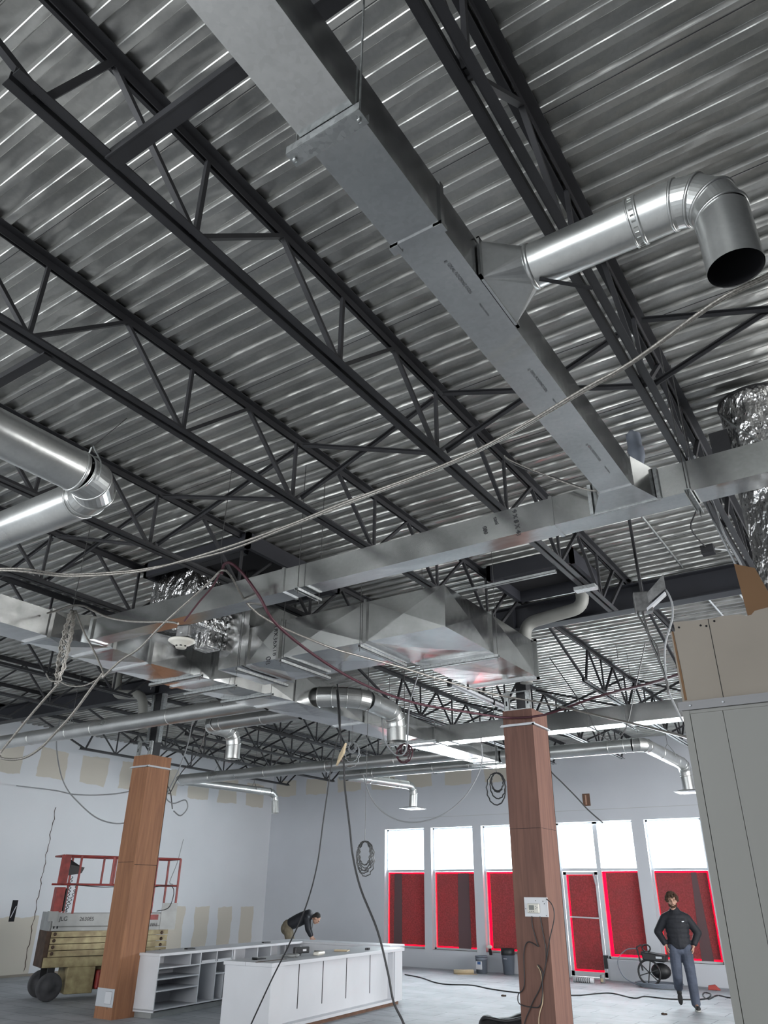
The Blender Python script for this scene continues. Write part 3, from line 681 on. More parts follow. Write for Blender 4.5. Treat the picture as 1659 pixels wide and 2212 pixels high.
# foil wrapped risers
t = thing('foil_riser', 'crinkled foil wrapped riser box over the trunk duct at left', 'duct riser', (-6.95, 6.1, 4.6))
B(-.42, .38, -.35, .35, 0, .78).build('foil_wrap', 'foil', t, bevel=.04)
t = thing('foil_riser', 'small foil wrapped neck beside the smoke detector', 'duct riser', (-6.75, 6.22, 4.40))
B(-.10, .16, -.12, .10, 0, .25).build('foil_wrap', 'foil', t, bevel=.02)
t = thing('foil_duct', 'tall crinkled foil wrapped duct dropping behind the partition at right', 'duct', (-.28, 5.80, 0))
MB().tube([(0, .02, 5.36), (0, .02, 3.35)], .26, 28, True).build('foil_wrap', 'foil', t)
MB().tube([(.0, .02, 5.375), (.0, .02, 5.36)], .27, 28, True).build('top_rim', 'black', t)
MB().tube([Vector((math.cos(math.radians(k)) * .262, .02 + math.sin(math.radians(k)) * .262, 5.3 - 1.9 * (k + 160) / 300)) for k in range(-160, -60, 10)], .006, 6).build('tape_seam', 'strut', t)
B(-.36, -.22, -.12, .02, 4.92, 5.12).build('access_collar', 'steel', t)
tag(MB().hexa([(-.60, 5.36, 3.2), (-.35, 5.36, 3.2), (-.35, 5.38, 3.2), (-.60, 5.38, 3.2), (-.625, 5.36, 3.86), (-.50, 5.36, 3.80), (-.50, 5.38, 3.80), (-.625, 5.38, 3.86)]).build('kraft_sheet', 'kraft'), 'brown kraft backing sticking up behind the partition top', 'insulation sheet')

# round ducts in the far half
def rings_x(y_, z_, xs_): return [((1, 0, 0), (x, y_, z_)) for x in xs_]
pipe_thing('long horizontal round duct passing behind the left plywood column', [[(-7.55, 8.27, 4.28), (-17.4, 8.27, 4.28)]], .125, rings_x(8.27, 4.28, (-9.6, -11.5, -12.2, -13.3)), cap_end=True)
pipe_thing('short round duct right of the left column with an open downspout', [[(-7.55, 9.05, 4.28), (-9.35, 9.05, 4.28)], elbow((-9.6, 9.05, 4.28), (-9.35, 9.05, 4.28), (-9.6, 9.30, 4.28), 3), [(-9.6, 9.30, 4.28), (-9.6, 9.53, 4.28)], elbow((-9.6, 9.75, 4.28), (-9.6, 9.53, 4.28), (-9.6, 9.75, 4.06), 3), [(-9.6, 9.75, 4.06), (-9.6, 9.75, 3.82)]], .125, rings_x(9.05, 4.28, (-8.3, -9.2)))
pipe_thing('long round duct crossing the far left, ending in a small downspout by the corner', [[(-6.9, 13.75, 4.28), (-15.2, 13.75, 4.28)], elbow((-15.35, 13.75, 4.28), (-15.2, 13.75, 4.28), (-15.35, 13.90, 4.28), 2)], .125, rings_x(13.75, 4.28, (-8.8, -10.6, -12.4, -14.2)))
pipe_thing('slim round branch duct at far left with open downspout', [[(-15.35, 13.9, 4.28), (-14.95, 16.75, 4.28)], elbow((-14.92, 17.0, 4.28), (-14.95, 16.78, 4.28), (-14.92, 17.0, 4.08), 3), [(-14.92, 17.0, 4.08), (-14.88, 17.0, 3.74)]], .10, [((.13, 1, 0), (-15.2, 15.1, 4.28)), ((.13, 1, 0), (-15.0, 16.4, 4.28))])
pipe_thing('lower parallel round duct in front of the window wall', [[(-6.95, 15.0, 4.26), (-11.15, 15.0, 4.26)]], .105, rings_x(15.0, 4.26, (-7.7, -8.6, -10.2)), cap_end=True)
def diffuser(x, y_, z, label):
    q = thing('air_diffuser', label, 'diffuser', (x, y_, z))
    MB()._add([(-.26, -.26, 0), (.26, -.26, 0), (.26, .26, 0), (-.26, .26, 0), (-.12, -.12, .05), (.12, -.12, .05), (.12, .12, .05), (-.12, .12, .05)], [(0, 3, 2, 1), (4, 5, 6, 7), (0, 1, 5, 4), (1, 2, 6, 5), (2, 3, 7, 6), (3, 0, 4, 7)]).build('diffuser_pan', 'white', q)
    MB().box(-.17, .17, -.17, .17, -.012, 0).build('inner_cone', 'whitemetal', q)
pipe_thing('round branch duct with square diffuser in front of the window wall centre', [[(-11.0, 15.05, 4.24), (-10.56, 17.05, 4.24)], elbow((-10.52, 17.28, 4.24), (-10.56, 17.06, 4.24), (-10.52, 17.28, 4.04), 3), [(-10.52, 17.28, 4.04), (-10.54, 17.28, 3.74)]], .10, [((.2, 1, 0), (-10.85, 15.75, 4.24)), ((.2, 1, 0), (-10.64, 16.7, 4.24))])
diffuser(-10.54, 17.28, 3.69, 'white square diffuser under the branch duct left of the right column')
pipe_thing('bright round duct right of the right column bending to a diffuser', [[(-6.7, 14.5, 4.28), (-4.05, 14.5, 4.28)], elbow((-3.85, 14.5, 4.28), (-4.05, 14.5, 4.28), (-3.85, 14.7, 4.28), 3), [(-3.85, 14.7, 4.28), (-3.82, 17.05, 4.28)], elbow((-3.8, 17.3, 4.28), (-3.82, 17.08, 4.28), (-3.8, 17.3, 4.06), 3), [(-3.8, 17.3, 4.06), (-3.79, 17.3, 3.76)]], .125, rings_x(14.5, 4.28, (-6.1, -4.5, -4.2)) + [((0, 1, 0), (-3.84, 15.5, 4.28)), ((0, 1, 0), (-3.83, 16.6, 4.28))])
diffuser(-3.79, 17.3, 3.72, 'white square diffuser at far right by the partition edge')
pipe_thing('fat round elbow duct hanging from the trunk side, mouth down, centre of picture', [elbow((-6.35, 8.75, 4.32), (-6.85, 8.62, 4.33), (-6.30, 9.05, 4.30), 4), [(-6.30, 9.05, 4.30), (-6.32, 9.66, 4.28)], elbow((-6.32, 9.88, 4.28), (-6.32, 9.66, 4.28), (-6.32, 9.88, 4.06), 3), [(-6.32, 9.88, 4.06), (-6.31, 9.88, 3.84)]], .145, [((0, 1, 0), (-6.31, 9.2, 4.30))])
# hanging loops that carry the far pipes
for (x, y_, z, rr, lab) in ((-14.0, 13.75, 4.28, .13, 'on the long far-left round duct'), (-15.02, 16.2, 4.28, .105, 'on the slim far-left branch duct'), (-10.7, 16.5, 4.24, .105, 'on the branch duct with the centre diffuser'), (-4.25, 14.5, 4.28, .13, 'on the bright duct right of the column'), (-12.2, 8.27, 4.28, .13, 'on the duct behind the left column'), (-3.83, 16.2, 4.28, .13, 'above the far right diffuser duct')):
    q = thing('pipe_hanger', 'thin metal loop hanger ' + lab, 'duct hanger', (x, y_, z))
    MB().tube([(-rr, 0, 0), (-rr * .9, 0, rr * .6), (0, 0, rr * 2.0), (rr * .9, 0, rr * .6), (rr, 0, 0)], .008, 6).build('loop', 'strut', q)
    MB().tube([(0, 0, rr * 2), (0, 0, 5.4 - z)], .004, 6).build('rod', 'wire', q)

# ================================================================== DRAIN PIPES
def bent(label, pts, r, m, name='drain_pipe', collars=()):
    t = thing(name, label, 'pipe', tuple(pts[0])); o = Vector(pts[0]); out = []
    P = [Vector(p) - o for p in pts]; out.append(P[0])
    for i in range(1, len(P) - 1):
        L = min(.17, (P[i] - P[i - 1]).length * .48, (P[i + 1] - P[i]).length * .48)
        a = P[i] + (P[i - 1] - P[i]).normalized() * L; b = P[i] + (P[i + 1] - P[i]).normalized() * L
        for k in range(7):
            s_ = k / 6; out.append(a * (1 - s_) ** 2 + P[i] * 2 * s_ * (1 - s_) + b * s_ ** 2)
    out.append(P[-1]); MB().tube(out, r, 20).build('pipe_run', m, t)
    for p in collars: MB().tube([Vector(p[0]) - o, Vector(p[1]) - o], r * 1.04, 20).build('pipe_joint', m, t)
    return t
bent('wrapped grey drain pipe bending in an S in front of the girder, right of centre', [(-2.90, 8.95, 5.45), (-2.87, 8.95, 5.07), (-3.70, 8.95, 4.99), (-3.74, 8.95, 4.2)], .082, 'pvc')
bent('wrapped grey drain pipe bending in an S in front of the girder at left', [(-12.03, 8.95, 5.45), (-12.0, 8.95, 5.06), (-11.22, 8.95, 4.96), (-11.05, 8.95, 4.3)], .085, 'pvc')
t = thing('roof_drain', 'dark tapered roof drain body hanging beside the duct junction', 'roof drain', (-1.27, 5.9, 4.7))
MB().lathe([(.035, 0), (.035, .32), (.045, .42), (.072, .52), (.072, .60), (.062, .62), (.062, .78), (.085, .79), (.085, .80)], (0, 0, 0), 24).build('drain_body', 'greyplastic', t)

# ================================================================== COLUMNS
def column(x0, x1, y0, y1, label, m, panel):
    cx, cy = (x0 + x1) / 2, (y0 + y1) / 2
    t = thing('plywood_column', label, 'column', (cx, cy, 0)); a, b, c_, d_ = x0 - cx, x1 - cx, y0 - cy, y1 - cy; k = .012
    MB().box(a, b, c_, c_ + k, 0, 3.72).build('front_panel', m, t)
    MB().box(b - k, b, c_ + k, d_, 0, 3.72).build('right_panel', m, t)
    MB().box(a, a + k, c_ + k, d_, 0, 3.72).box(a, b, d_ - k, d_, 0, 3.72).build('rear_panels', m, t)
    MB().box(a, b, c_, c_ + k, 3.75, 3.93).box(b - k, b, c_ + k, d_, 3.75, 3.93).box(a, a + k, c_ + k, d_, 3.75, 3.93).build('top_band', m, t)
    MB().box(a - .03, b + .03, c_ - .035, c_ + .0, 3.722, 3.736).box(b, b + .035, c_ - .035, d_, 3.722, 3.736).box(a - .03, b + .03, c_ - .006, c_, 3.722, 3.755).box(b, b + .006, c_, d_, 3.722, 3.755).build('white_angle_trim', 'whitemetal', t)
    MB().box(-.075, .075, -.075, .075, 0, 5.05).build('steel_post', 'steel', t)
    for sx in (a + .02, b - .09):
        f = MB().box(sx, sx + .07, c_ + .02, c_ + .024, 3.0, 4.17).box(sx, sx + .004, c_ + .02, c_ + .06, 3.0, 4.17).box(sx + .066, sx + .07, c_ + .02, c_ + .06, 3.0, 4.17)
        f.build('metal_stud', 'strut', t)
        B(sx + .025, sx + .045, c_ + .017, c_ + .0195, 4.0, 4.06).build('stud_slot', 'dark', t)
    MB().box(a + .01, b - .01, c_ + .018, c_ + .026, 3.93, 3.945).box(a + .01, b - .01, c_ + .018, c_ + .026, 4.16, 4.175).each('stud_track', 'strut', t)
    return t
cl = column(-11.46, -11.04, 9.17, 9.67, 'orange plywood wrapped column standing beside the scissor lift', 'ply', True)
B(-.19, .19, -.255, -.25, 2.20, 2.205).build('panel_seam', 'dark', cl)
B(.2100, .2105, -.24, .24, 2.16, 2.168).build('panel_seam', 'dark', cl)
for sx in (-.14, .12): B(sx, sx + .07, -.10, -.02, 4.17, 5.05).build('tall_stud', 'strut', cl)
cr = column(-4.20, -3.79, 9.17, 9.67, 'reddish plywood wrapped column with a thermostat, right of centre', 'ply2', False)
B(.205, .2055, -.24, .24, 2.50, 2.504).build('panel_seam', 'dark', cr); B(-.2, .2, -.2515, -.25, 2.50, 2.504).build('panel_seam', 'dark', cr)
t = thing('cover_plate', 'grey metal cover plate with a hatch low on the orange plywood column', 'cover plate', (-11.245, 9.165, .28))
pl_ = B(-.21, .20, -.006, 0, -.12, .125).build('plate', 'whitemetal', t, bevel=.003); MB().box(.0, .15, -.009, -.006, -.075, .085).build('hatch', 'white', pl_)
MB().box(-.002, .152, -.0075, -.006, .085, .088).box(-.002, .152, -.0075, -.006, -.078, -.075).box(.15, .153, -.0075, -.006, -.078, .088).build('hatch_gap', 'dark', pl_)
t = thing('thermostat', 'off-white thermostat on a white wooden back board, fixed to the right column', 'thermostat', (-3.92, 9.165, 1.655))
B(-.145, .145, -.012, 0, -.10, .10).build('back_board', 'white', t, rz=.0, bevel=.002)
tb_ = B(-.10, .045, -.045, -.012, -.062, .035).build('thermostat_body', 'offwhite', t, bevel=.008)
B(-.075, -.012, -.047, -.045, -.03, .018).build('screen', 'lcd', tb_)
k = MB()
for (a, b) in ((.010, .008), (.026, -.004), (.010, -.018), (-.067, -.045), (-.045, -.045), (-.022, -.045)): k.box(a - .005, a + .005, -.048, -.045, b - .004, b + .004)
k.each('button', 'greytrim', tb_)
k = MB()
for (a, b) in ((.09, .06), (.105, .035), (-.13, -.02), (.12, -.085), (.0, .065)): k.box(a - .004, a + .004, -.0135, -.012, b - .005, b + .005)
k.each('screw_hole', 'dark', t)

# ================================================================== CABLES
CAB = {
'armA': [(.11, 2.54, 3.9), (.04, 2.57, 3.9), (-.17, 2.62, 3.9), (-.55, 2.81, 3.9), (-.83, 2.9, 3.9), (-1.26, 3.05, 3.9), (-1.7, 3.15, 3.9), (-2.46, 3.22, 3.9), (-2.94, 3.28, 3.9), (-3.56, 3.32, 3.9), (-4.25, 3.31, 3.9), (-4.58, 3.23, 3.9), (-4.95, 3.05, 3.9), (-5.11, 2.85, 3.9), (-5.26, 2.72, 3.9), (-5.47, 2.63, 3.9)],
'armB': [(.11, 2.59, 3.93), (.04, 2.62, 3.93), (-.18, 2.67, 3.93), (-.56, 2.86, 3.93), (-.85, 2.96, 3.93), (-1.29, 3.11, 3.93), (-1.73, 3.21, 3.93), (-2.5, 3.29, 3.93), (-3.01, 3.35, 3.93), (-3.65, 3.41, 3.93), (-4.3, 3.34, 3.93), (-4.61, 3.25, 3.93), (-4.98, 3.07, 3.93), (-5.13, 2.86, 3.93), (-5.3, 2.74, 3.93), (-5.51, 2.65, 3.93)],
'coilrun': [(-7.13, 4.3, 4.38), (-6.92, 4.3, 4.38), (-6.75, 4.3, 4.39), (-6.53, 4.3, 4.35), (-6.36, 4.3, 4.27), (-6.07, 4.3, 4.14), (-5.68, 4.3, 4.03), (-5.19, 4.3, 3.94), (-5.06, 4.3, 3.9)],
'coildrop': [(-6.64, 4.3, 4.32), (-6.45, 4.3, 4.08), (-6.19, 4.3, 3.81), (-6.01, 4.3, 3.6), (-6.0, 4.3, 3.55)],
'diag': [(-4.62, 4.3, 4.3), (-4.79, 4.3, 4.19), (-5.25, 4.3, 3.94), (-5.54, 4.3, 3.75), (-5.78, 4.3, 3.67), (-6.0, 4.3, 3.54)],
'boxcord': [(-4.7, 4.4, 4.38), (-4.78, 4.4, 4.24), (-4.94, 4.4, 4.11), (-5.1, 4.4, 3.96)],
'bigloop': [(-7.12, 4.6, 3.71), (-7.43, 4.6, 3.48), (-7.74, 4.6, 3.22), (-7.92, 4.6, 3.04), (-7.72, 4.6, 2.98), (-7.44, 4.6, 2.98), (-7.2, 4.6, 3.06), (-7.01, 4.6, 3.19), (-6.8, 4.6, 3.34), (-6.58, 4.6, 3.56), (-6.43, 4.6, 3.71)],
'loopshort': [(-7.4, 4.6, 3.84), (-7.29, 4.6, 3.75), (-7.13, 4.6, 3.72), (-6.94, 4.6, 3.65), (-6.67, 4.6, 3.62), (-6.42, 4.6, 3.68)],
'steel': [(-4.73, 4.4, 4.36), (-4.66, 4.4, 4.36), (-4.67, 4.5, 4.34), (-4.72, 4.95, 4.12), (-4.75, 6.0, 4.10), (-4.62, 6.5, 4.08), (-4.45, 7.0, 4.06), (-4.16, 8.0, 4.01), (-3.9, 8.6, 3.98), (-3.36, 8.6, 3.83), (-2.52, 8.0, 3.48), (-1.8, 7.0, 3.13), (-1.17, 5.6, 2.76)],
'maroon': [(-4.69, 4.4, 4.33), (-4.67, 4.4, 4.42), (-4.58, 4.4, 4.41), (-4.52, 4.5, 4.33), (-4.39, 4.6, 4.12), (-4.33, 4.8, 3.9), (-4.41, 5.6, 3.77), (-4.48, 6.5, 3.72), (-4.51, 7.5, 3.75), (-4.38, 8.4, 3.81), (-4.13, 9.08, 3.83), (-3.75, 9.08, 3.8), (-3.41, 9.0, 3.81), (-2.81, 8.5, 3.79), (-2.34, 8.0, 3.72), (-1.74, 7.0, 3.51), (-1.22, 6.0, 3.31)],
'hangA': [(-6.29, 8.3, 4.38), (-6.24, 8.3, 4.1), (-6.21, 8.3, 3.79), (-6.27, 8.3, 3.55), (-6.32, 8.3, 3.37), (-6.42, 8.3, 2.68), (-6.5, 8.3, 2.08), (-6.65, 8.3, 1.61), (-6.88, 8.3, 1.2), (-7.11, 8.3, .84), (-7.3, 8.3, .52), (-7.45, 8.3, .25), (-7.5, 8.25, .01)],
'hangB': [(-6.29, 8.3, 4.3), (-6.23, 8.3, 3.85), (-6.13, 8.3, 3.3), (-6.1, 8.3, 3.01), (-6.0, 8.3, 2.5), (-5.94, 8.3, 2.18), (-5.81, 8.3, 1.82), (-5.56, 8.3, 1.39), (-5.41, 8.3, .98), (-5.33, 8.3, .7), (-5.17, 8.3, .44), (-5.1, 8.2, .01)],
'arc1': [(-8.75, 12.5, 3.82), (-8.58, 12.5, 3.43), (-8.31, 12.5, 3.15), (-7.95, 12.5, 2.98), (-7.55, 12.5, 2.93), (-7.11, 12.5, 3.0), (-6.73, 12.5, 3.18), (-6.44, 12.5, 3.43), (-6.2, 12.5, 3.81), (-6.15, 12.45, 4.17)],
'arc2': [(-5.65, 14.42, 4.17), (-5.6, 14.1, 4.1), (-5.51, 14.0, 3.87), (-5.29, 14.0, 3.63), (-5.05, 14.0, 3.37), (-4.86, 14.0, 3.15), (-4.62, 14.0, 2.93)],
'arcL1': [(-17.905, 11.0, 4.0), (-17.43, 11.0, 3.94), (-16.31, 11.0, 3.8), (-15.6, 11.0, 3.68), (-14.62, 11.0, 3.62), (-13.69, 11.0, 3.65), (-12.9, 10.8, 3.8), (-11.45, 9.6, 4.1)],
'arcL2': [(-16.7, 11.0, 5.455), (-16.65, 11.0, 4.89), (-16.29, 11.0, 4.23), (-15.89, 11.0, 3.81), (-15.37, 11.0, 3.49), (-14.73, 11.0, 3.18), (-14.16, 11.0, 3.04), (-13.68, 11.0, 3.03), (-12.9, 10.8, 3.15), (-11.47, 9.6, 3.6)],
'tangle': [(-12.6, 11.5, 5.455), (-12.65, 11.5, 4.75), (-12.73, 11.5, 4.43), (-12.87, 11.5, 4.06), (-13.05, 11.5, 3.74), (-13.12, 11.5, 3.52), (-12.88, 11.5, 3.41), (-12.55, 11.5, 3.46), (-12.45, 11.5, 3.3), (-12.63, 11.5, 3.16), (-12.85, 11.5, 3.26)],
'tangle2': [(-12.15, 11.5, 5.455), (-12.2, 11.5, 4.75), (-12.37, 11.5, 4.35), (-12.73, 11.5, 4.05), (-12.88, 11.5, 3.87), (-13.06, 11.5, 3.61), (-13.2, 11.5, 3.8), (-13.03, 11.5, 3.65), (-12.9, 11.5, 3.3)],
'arcsmall': [(-6.44, 9.66, 4.17), (-6.38, 9.6, 4.0), (-6.35, 9.6, 3.83), (-6.23, 9.6, 3.66), (-6.09, 9.6, 3.58), (-5.96, 9.6, 3.68), (-5.9, 9.6, 4.3), (-5.72, 9.6, 4.80)],
'arc3': [(-3.8, 10.0, 4.8), (-3.35, 10.0, 4.0), (-3.25, 10.0, 3.75), (-3.06, 10.0, 3.58), (-2.86, 10.0, 3.71), (-2.7, 10, 4.1), (-2.44, 10, 4.8)],
'deckwire': [(-1.96, 4.6, 4.79), (-1.91, 4.6, 4.73), (-1.75, 4.6, 4.6), (-1.58, 4.6, 4.47), (-1.4, 4.6, 4.34), (-1.29, 4.6, 4.28)],
'deckwire2': [(-1.97, 4.62, 4.79), (-1.9, 4.62, 4.71), (-1.74, 4.62, 4.58), (-1.6, 4.62, 4.5), (-1.44, 4.62, 4.38), (-1.33, 4.62, 4.3)],
'hangR': [(-1.45, 6.0, 3.85), (-1.42, 6.0, 3.6), (-1.38, 6.0, 3.44), (-1.35, 6.0, 3.27), (-1.35, 6.0, 3.17)],
'hangR2': [(-1.50, 6.0, 3.87), (-1.43, 6.0, 3.66), (-1.38, 6.0, 3.54), (-1.38, 6.0, 3.42)],
'hangR3': [(-1.28, 6.0, 4.02), (-1.24, 6.0, 4.0), (-1.21, 6.0, 3.89), (-1.22, 6.0, 3.78), (-1.25, 6.0, 3.7), (-1.32, 6.0, 3.53), (-1.35, 6.0, 3.24), (-1.31, 6.0, 3.05), (-1.28, 6.0, 2.95)],
'bundleR1': [(-.78, 5.4, 4.8), (-.72, 5.4, 4.35), (-.67, 5.4, 4.09), (-.62, 5.4, 3.87), (-.58, 5.4, 3.67), (-.54, 5.4, 3.51), (-.52, 5.42, 3.40)],
'bundleR2': [(-.74, 5.4, 4.8), (-.68, 5.4, 4.38), (-.65, 5.4, 4.11), (-.59, 5.4, 3.88), (-.57, 5.4, 3.68), (-.53, 5.4, 3.51), (-.51, 5.42, 3.40)],
'tw1': [(-3.98, 9.15, 1.56), (-3.98, 9.15, 1.46), (-3.94, 9.15, 1.3), (-3.93, 9.15, 1.26), (-4.05, 9.15, 1.3), (-4.11, 9.15, 1.18), (-4.13, 9.15, .87), (-4.21, 9.15, .78), (-4.20, 9.15, .69), (-4.04, 9.15, .67), (-3.96, 9.15, .69), (-3.92, 9.15, .79), (-3.91, 9.15, .92), (-3.9, 9.15, 1.01), (-3.95, 9.15, 1.08)],
'tw2': [(-3.785, 9.15, 1.74), (-3.73, 9.14, 1.7), (-3.7, 9.14, 1.63), (-3.71, 9.14, 1.52), (-3.78, 9.14, 1.33), (-3.85, 9.15, 1.1), (-3.93, 9.15, .88), (-4.04, 9.15, .72), (-4.08, 9.15, .65), (-4.17, 9.15, .47), (-4.25, 9.13, .01)],
'tw3': [(-3.88, 9.155, 1.56), (-3.86, 9.155, 1.4), (-3.84, 9.155, 1.24), (-3.85, 9.155, 1.1)],
'tw4': [(-3.96, 9.155, 1.07), (-3.92, 9.155, .99), (-3.92, 9.155, .75), (-3.97, 9.155, .62), (-3.99, 9.155, .49), (-3.99, 9.15, .01)],
'cord': [(-11.36, 18.19, .012), (-10.64, 17.77, .012), (-9.87, 17.08, .012), (-9.43, 16.9, .012), (-8.95, 17.1, .012), (-8.32, 16.72, .012), (-7.47, 16.47, .012), (-6.51, 16.76, .012), (-6.25, 17.37, .012), (-6.0, 17.6, .012), (-5.41, 17.08, .012), (-5.32, 17.5, .012), (-4.79, 17.4, .012), (-4.28, 17.81, .012), (-4.34, 18.71, .012), (-4.52, 19.0, .012), (-4.44, 18.44, .012), (-4.21, 17.87, .012), (-4.2, 18.64, .012), (-3.92, 18.38, .012), (-3.86, 18.71, .012)],
}
def cable(key, r, m, label, name='cable', cat='cable', k=5):
    return tag(MB().tube(smooth_pts(CAB[key], k), r, 7).build(name, m), label, cat)
def ribbed(key, r, m, label):
    o = cable(key, r, m, label, k=6); return o
ribbed('armA', .0085, 'cablegrey', 'lower of two armoured cables sagging right across the picture')
ribbed('armB', .0075, 'cablegrey', 'upper of two armoured cables sagging right across the picture')
cable('coilrun', .011, 'cablegrey', 'pale cable running from the hanging coil to the junction box')
cable('coildrop', .009, 'cablegrey', 'straight pale cable falling right from the hanging cable coil')
cable('diag', .010, 'cablegrey', 'pale cable falling left from the hooked peak')
cable('boxcord', .009, 'cablemaroon', 'dark cord from the hooked peak down to the junction box')
cable('bigloop', .013, 'cablegrey', 'big pale cable loop hanging low at the left edge')
cable('loopshort', .008, 'cablegrey', 'short pale wire slung along the joist at left edge')
cable('steel', .011, 'cablegrey', 'armoured cable descending from the hooked peak to the right partition')
cable('maroon', .014, 'cablemaroon', 'maroon armoured cable swooping from the hooked peak across the right column top')
cable('hangA', .009, 'cableblack', 'thin black cord hanging in front of the white island, the left one')
cable('hangB', .013, 'cableblack', 'thick black cord hanging to the floor in front of the island right part')
cable('arc1', .012, 'cablewhite', 'thin wire hanging in a wide arc left of the right column')
cable('arc2', .012, 'wire', 'thin wire slanting down over the door glass')
cable('arcL1', .014, 'cablewhite', 'grey wire strung flat across the left wall')
cable('arcL2', .014, 'cablewhite', 'grey wire hanging in a steep curve by the left wall')
cable('tangle', .013, 'cablewhite', 'tangled grey wire right of the orange column')
cable('tangle2', .011, 'wire', 'dark wire looped into the tangle right of the orange column')
cable('arcsmall', .012, 'cablewhite', 'small white wire loop under the fat elbow duct')
cable('arc3', .008, 'wire', 'small wire loop under the second cross duct')
cable('deckwire', .006, 'cablegrey', 'grey wire from a joist to the duct junction, upper strand')
cable('deckwire2', .006, 'wire', 'dark wire from a joist to the duct junction, lower strand')
cable('hangR', .010, 'wire', 'dark flexible cable dangling from the hanging box at right')
cable('hangR2', .008, 'wire', 'short dark cable dangling from the hanging box at right')
cable('hangR3', .008, 'cablewhite', 'grey curved cable falling in front of the partition edge')
cable('bundleR1', .008, 'cablewhite', 'first strand of the pale wire pair beside the foil duct')
cable('bundleR2', .008, 'cablewhite', 'second strand of the pale wire pair beside the foil duct')
cable('tw1', .006, 'cableblack', 'dark looped wire on the right column below the thermostat')
cable('tw2', .006, 'cableblack', 'dark wire curving right out of the thermostat board')
cable('tw3', .006, 'cableblack', 'short dark wire straight below the thermostat')
cable('tw4', .005, 'paper', 'pale wire low on the right column')
cable('cord', .012, 'cableblack', 'black extension cord wandering over the floor by the windows', 'extension_cord', 'cord')
# hanging coil bundles
def coil(label, c, r0, r1, n, m, rr, wire_top, sq=1.5):
    t = thing('cable_coil', label, 'cable coil', c)
    for i in range(n):
        random.seed(i * 13 + int(abs(c[0] * 10))); a = r0 + (r1 - r0) * random.random(); h = a * sq * (1 + .25 * random.random()); ox = (random.random() - .5) * a * .3
        pts = [Vector((ox + a * math.sin(2 * math.pi * k / 26), .02 * math.sin(3 * k + i), -h + h * math.cos(2 * math.pi * k / 26))) for k in range(27)]
        MB().tube(pts, rr, 6, False).build('loop', m, t)
    MB().tube([(0, 0, 0), (0.01, 0, wire_top - c[2])], rr * .6, 6).build('hanging_wire', 'wire', t)
    return t
coil('coil of thin grey wires hanging on a long wire left of the windows', (-6.25, 9.0, 2.40), .08, .14, 7, 'wire', .007, 5.455, 1.5)
coil('long pale bundle of looped cable hanging from a wire at left', (-6.70, 4.3, 4.33), .03, .075, 9, 'cablegrey', .0075, 5.455, 4.6)
coil('loose black cable loops beside the top of the right column', (-6.15, 13.0, 3.75), .10, .20, 4, 'cableblack', .012, 5.455, 1.3)
coil('white wire hank dangling in front of the far joists', (-7.45, 10.3, 4.0), .06, .20, 6, 'cablewhite', .007, 4.6, 1.0)
coil('dark cable hank tied under the trunk duct', (-6.75, 10.8, 3.98), .05, .16, 6, 'cablemaroon', .009, 5.455, .9)
tag(MB().tube([(-4.72, 4.4, 5.455), (-4.74, 4.4, 4.57), (-4.68, 4.4, 4.36)], .0035, 6).build('hanger_wire', 'wire'), 'thin wire holding up the hooked peak of the cables', 'wire')
# a scrap of board pierced by the black cord
tag(MB().hexa([(-6.24, 8.27, 3.28), (-6.10, 8.23, 3.42), (-6.09, 8.26, 3.42), (-6.23, 8.30, 3.28), (-6.19, 8.27, 3.42), (-6.07, 8.23, 3.55), (-6.06, 8.26, 3.55), (-6.18, 8.30, 3.42)]).build('cardboard_scrap', 'paper'), 'torn cardboard scrap threaded on the hanging black cord', 'scrap')
# junction box + smoke detector
t = thing('junction_box', 'round-cornered grey junction box hanging on cable near the left duct fittings', 'junction box', (-5.06, 4.38, 3.85))
B(-.065, .065, -.03, .03, -.055, .06).build('box_body', 'boxgrey', t, rz=.35, bevel=.015); MB().box(-.05, -.03, -.045, -.03, .02, .03).box(.0, .015, -.045, -.03, -.03, -.02).each('box_screw', 'strut', t)
t = thing('smoke_detector', 'off-white smoke detector hanging under the junction box', 'smoke detector', (-5.05, 4.36, 3.735))
MB().lathe([(0, .028), (.115, .028), (.12, .018), (.095, .0), (.055, -.022), (.045, -.045), (0, -.045)], (0, 0, 0), 28).build('detector_body', 'offwhite', t)
k = MB()
for i in range(8): a = i * math.pi / 4; k.box(.05 * math.cos(a) - .008, .05 * math.cos(a) + .008, .05 * math.sin(a) - .008, .05 * math.sin(a) + .008, -.036, -.028)
k.build('vent_slots', 'dark', t)
# hanging emergency fixture at right
t = thing('hanging_light_box', 'scuffed metal box and bent reflector plate hanging on a rod in front of the girder', 'light fixture', (-1.43, 6.0, 3.93))
MB().tube([(0, 0, .04), (-.02, 0, 1.45)], .014, 8).build('rod', 'steel', t)
B(-.075, .065, -.05, .05, -.09, .08).build('box_body', 'boxgrey', t, rz=.3, bevel=.01)
MB().hexa([(.05, -.04, -.03), (.20, -.04, .07), (.20, -.035, .07), (.05, -.035, -.03), (.05, -.04, .06), (.20, -.04, .19), (.20, -.035, .19), (.05, -.035, .06)]).build('reflector_plate', 'boxgrey', t)
MB().hexa([(.03, -.05, -.09), (.19, -.05, .02), (.19, .0, .02), (.03, .0, -.09), (.03, -.05, -.07), (.19, -.05, .04), (.19, .0, .04), (.03, .0, -.07)]).build('white_lamp_strip', 'white', t)
t = thing('junction_box', 'small dark junction box clipped under the roof deck at right', 'junction box', (-1.27, 8.74, 5.37))
B(-.06, .08, -.06, .06, -.02, .08).build('box_body', 'steel', t); MB().tube([(.08, 0, .03), (.18, .1, .03), (.24, .3, .05)], .01, 8).build('conduit_stub', 'cablewhite', t)
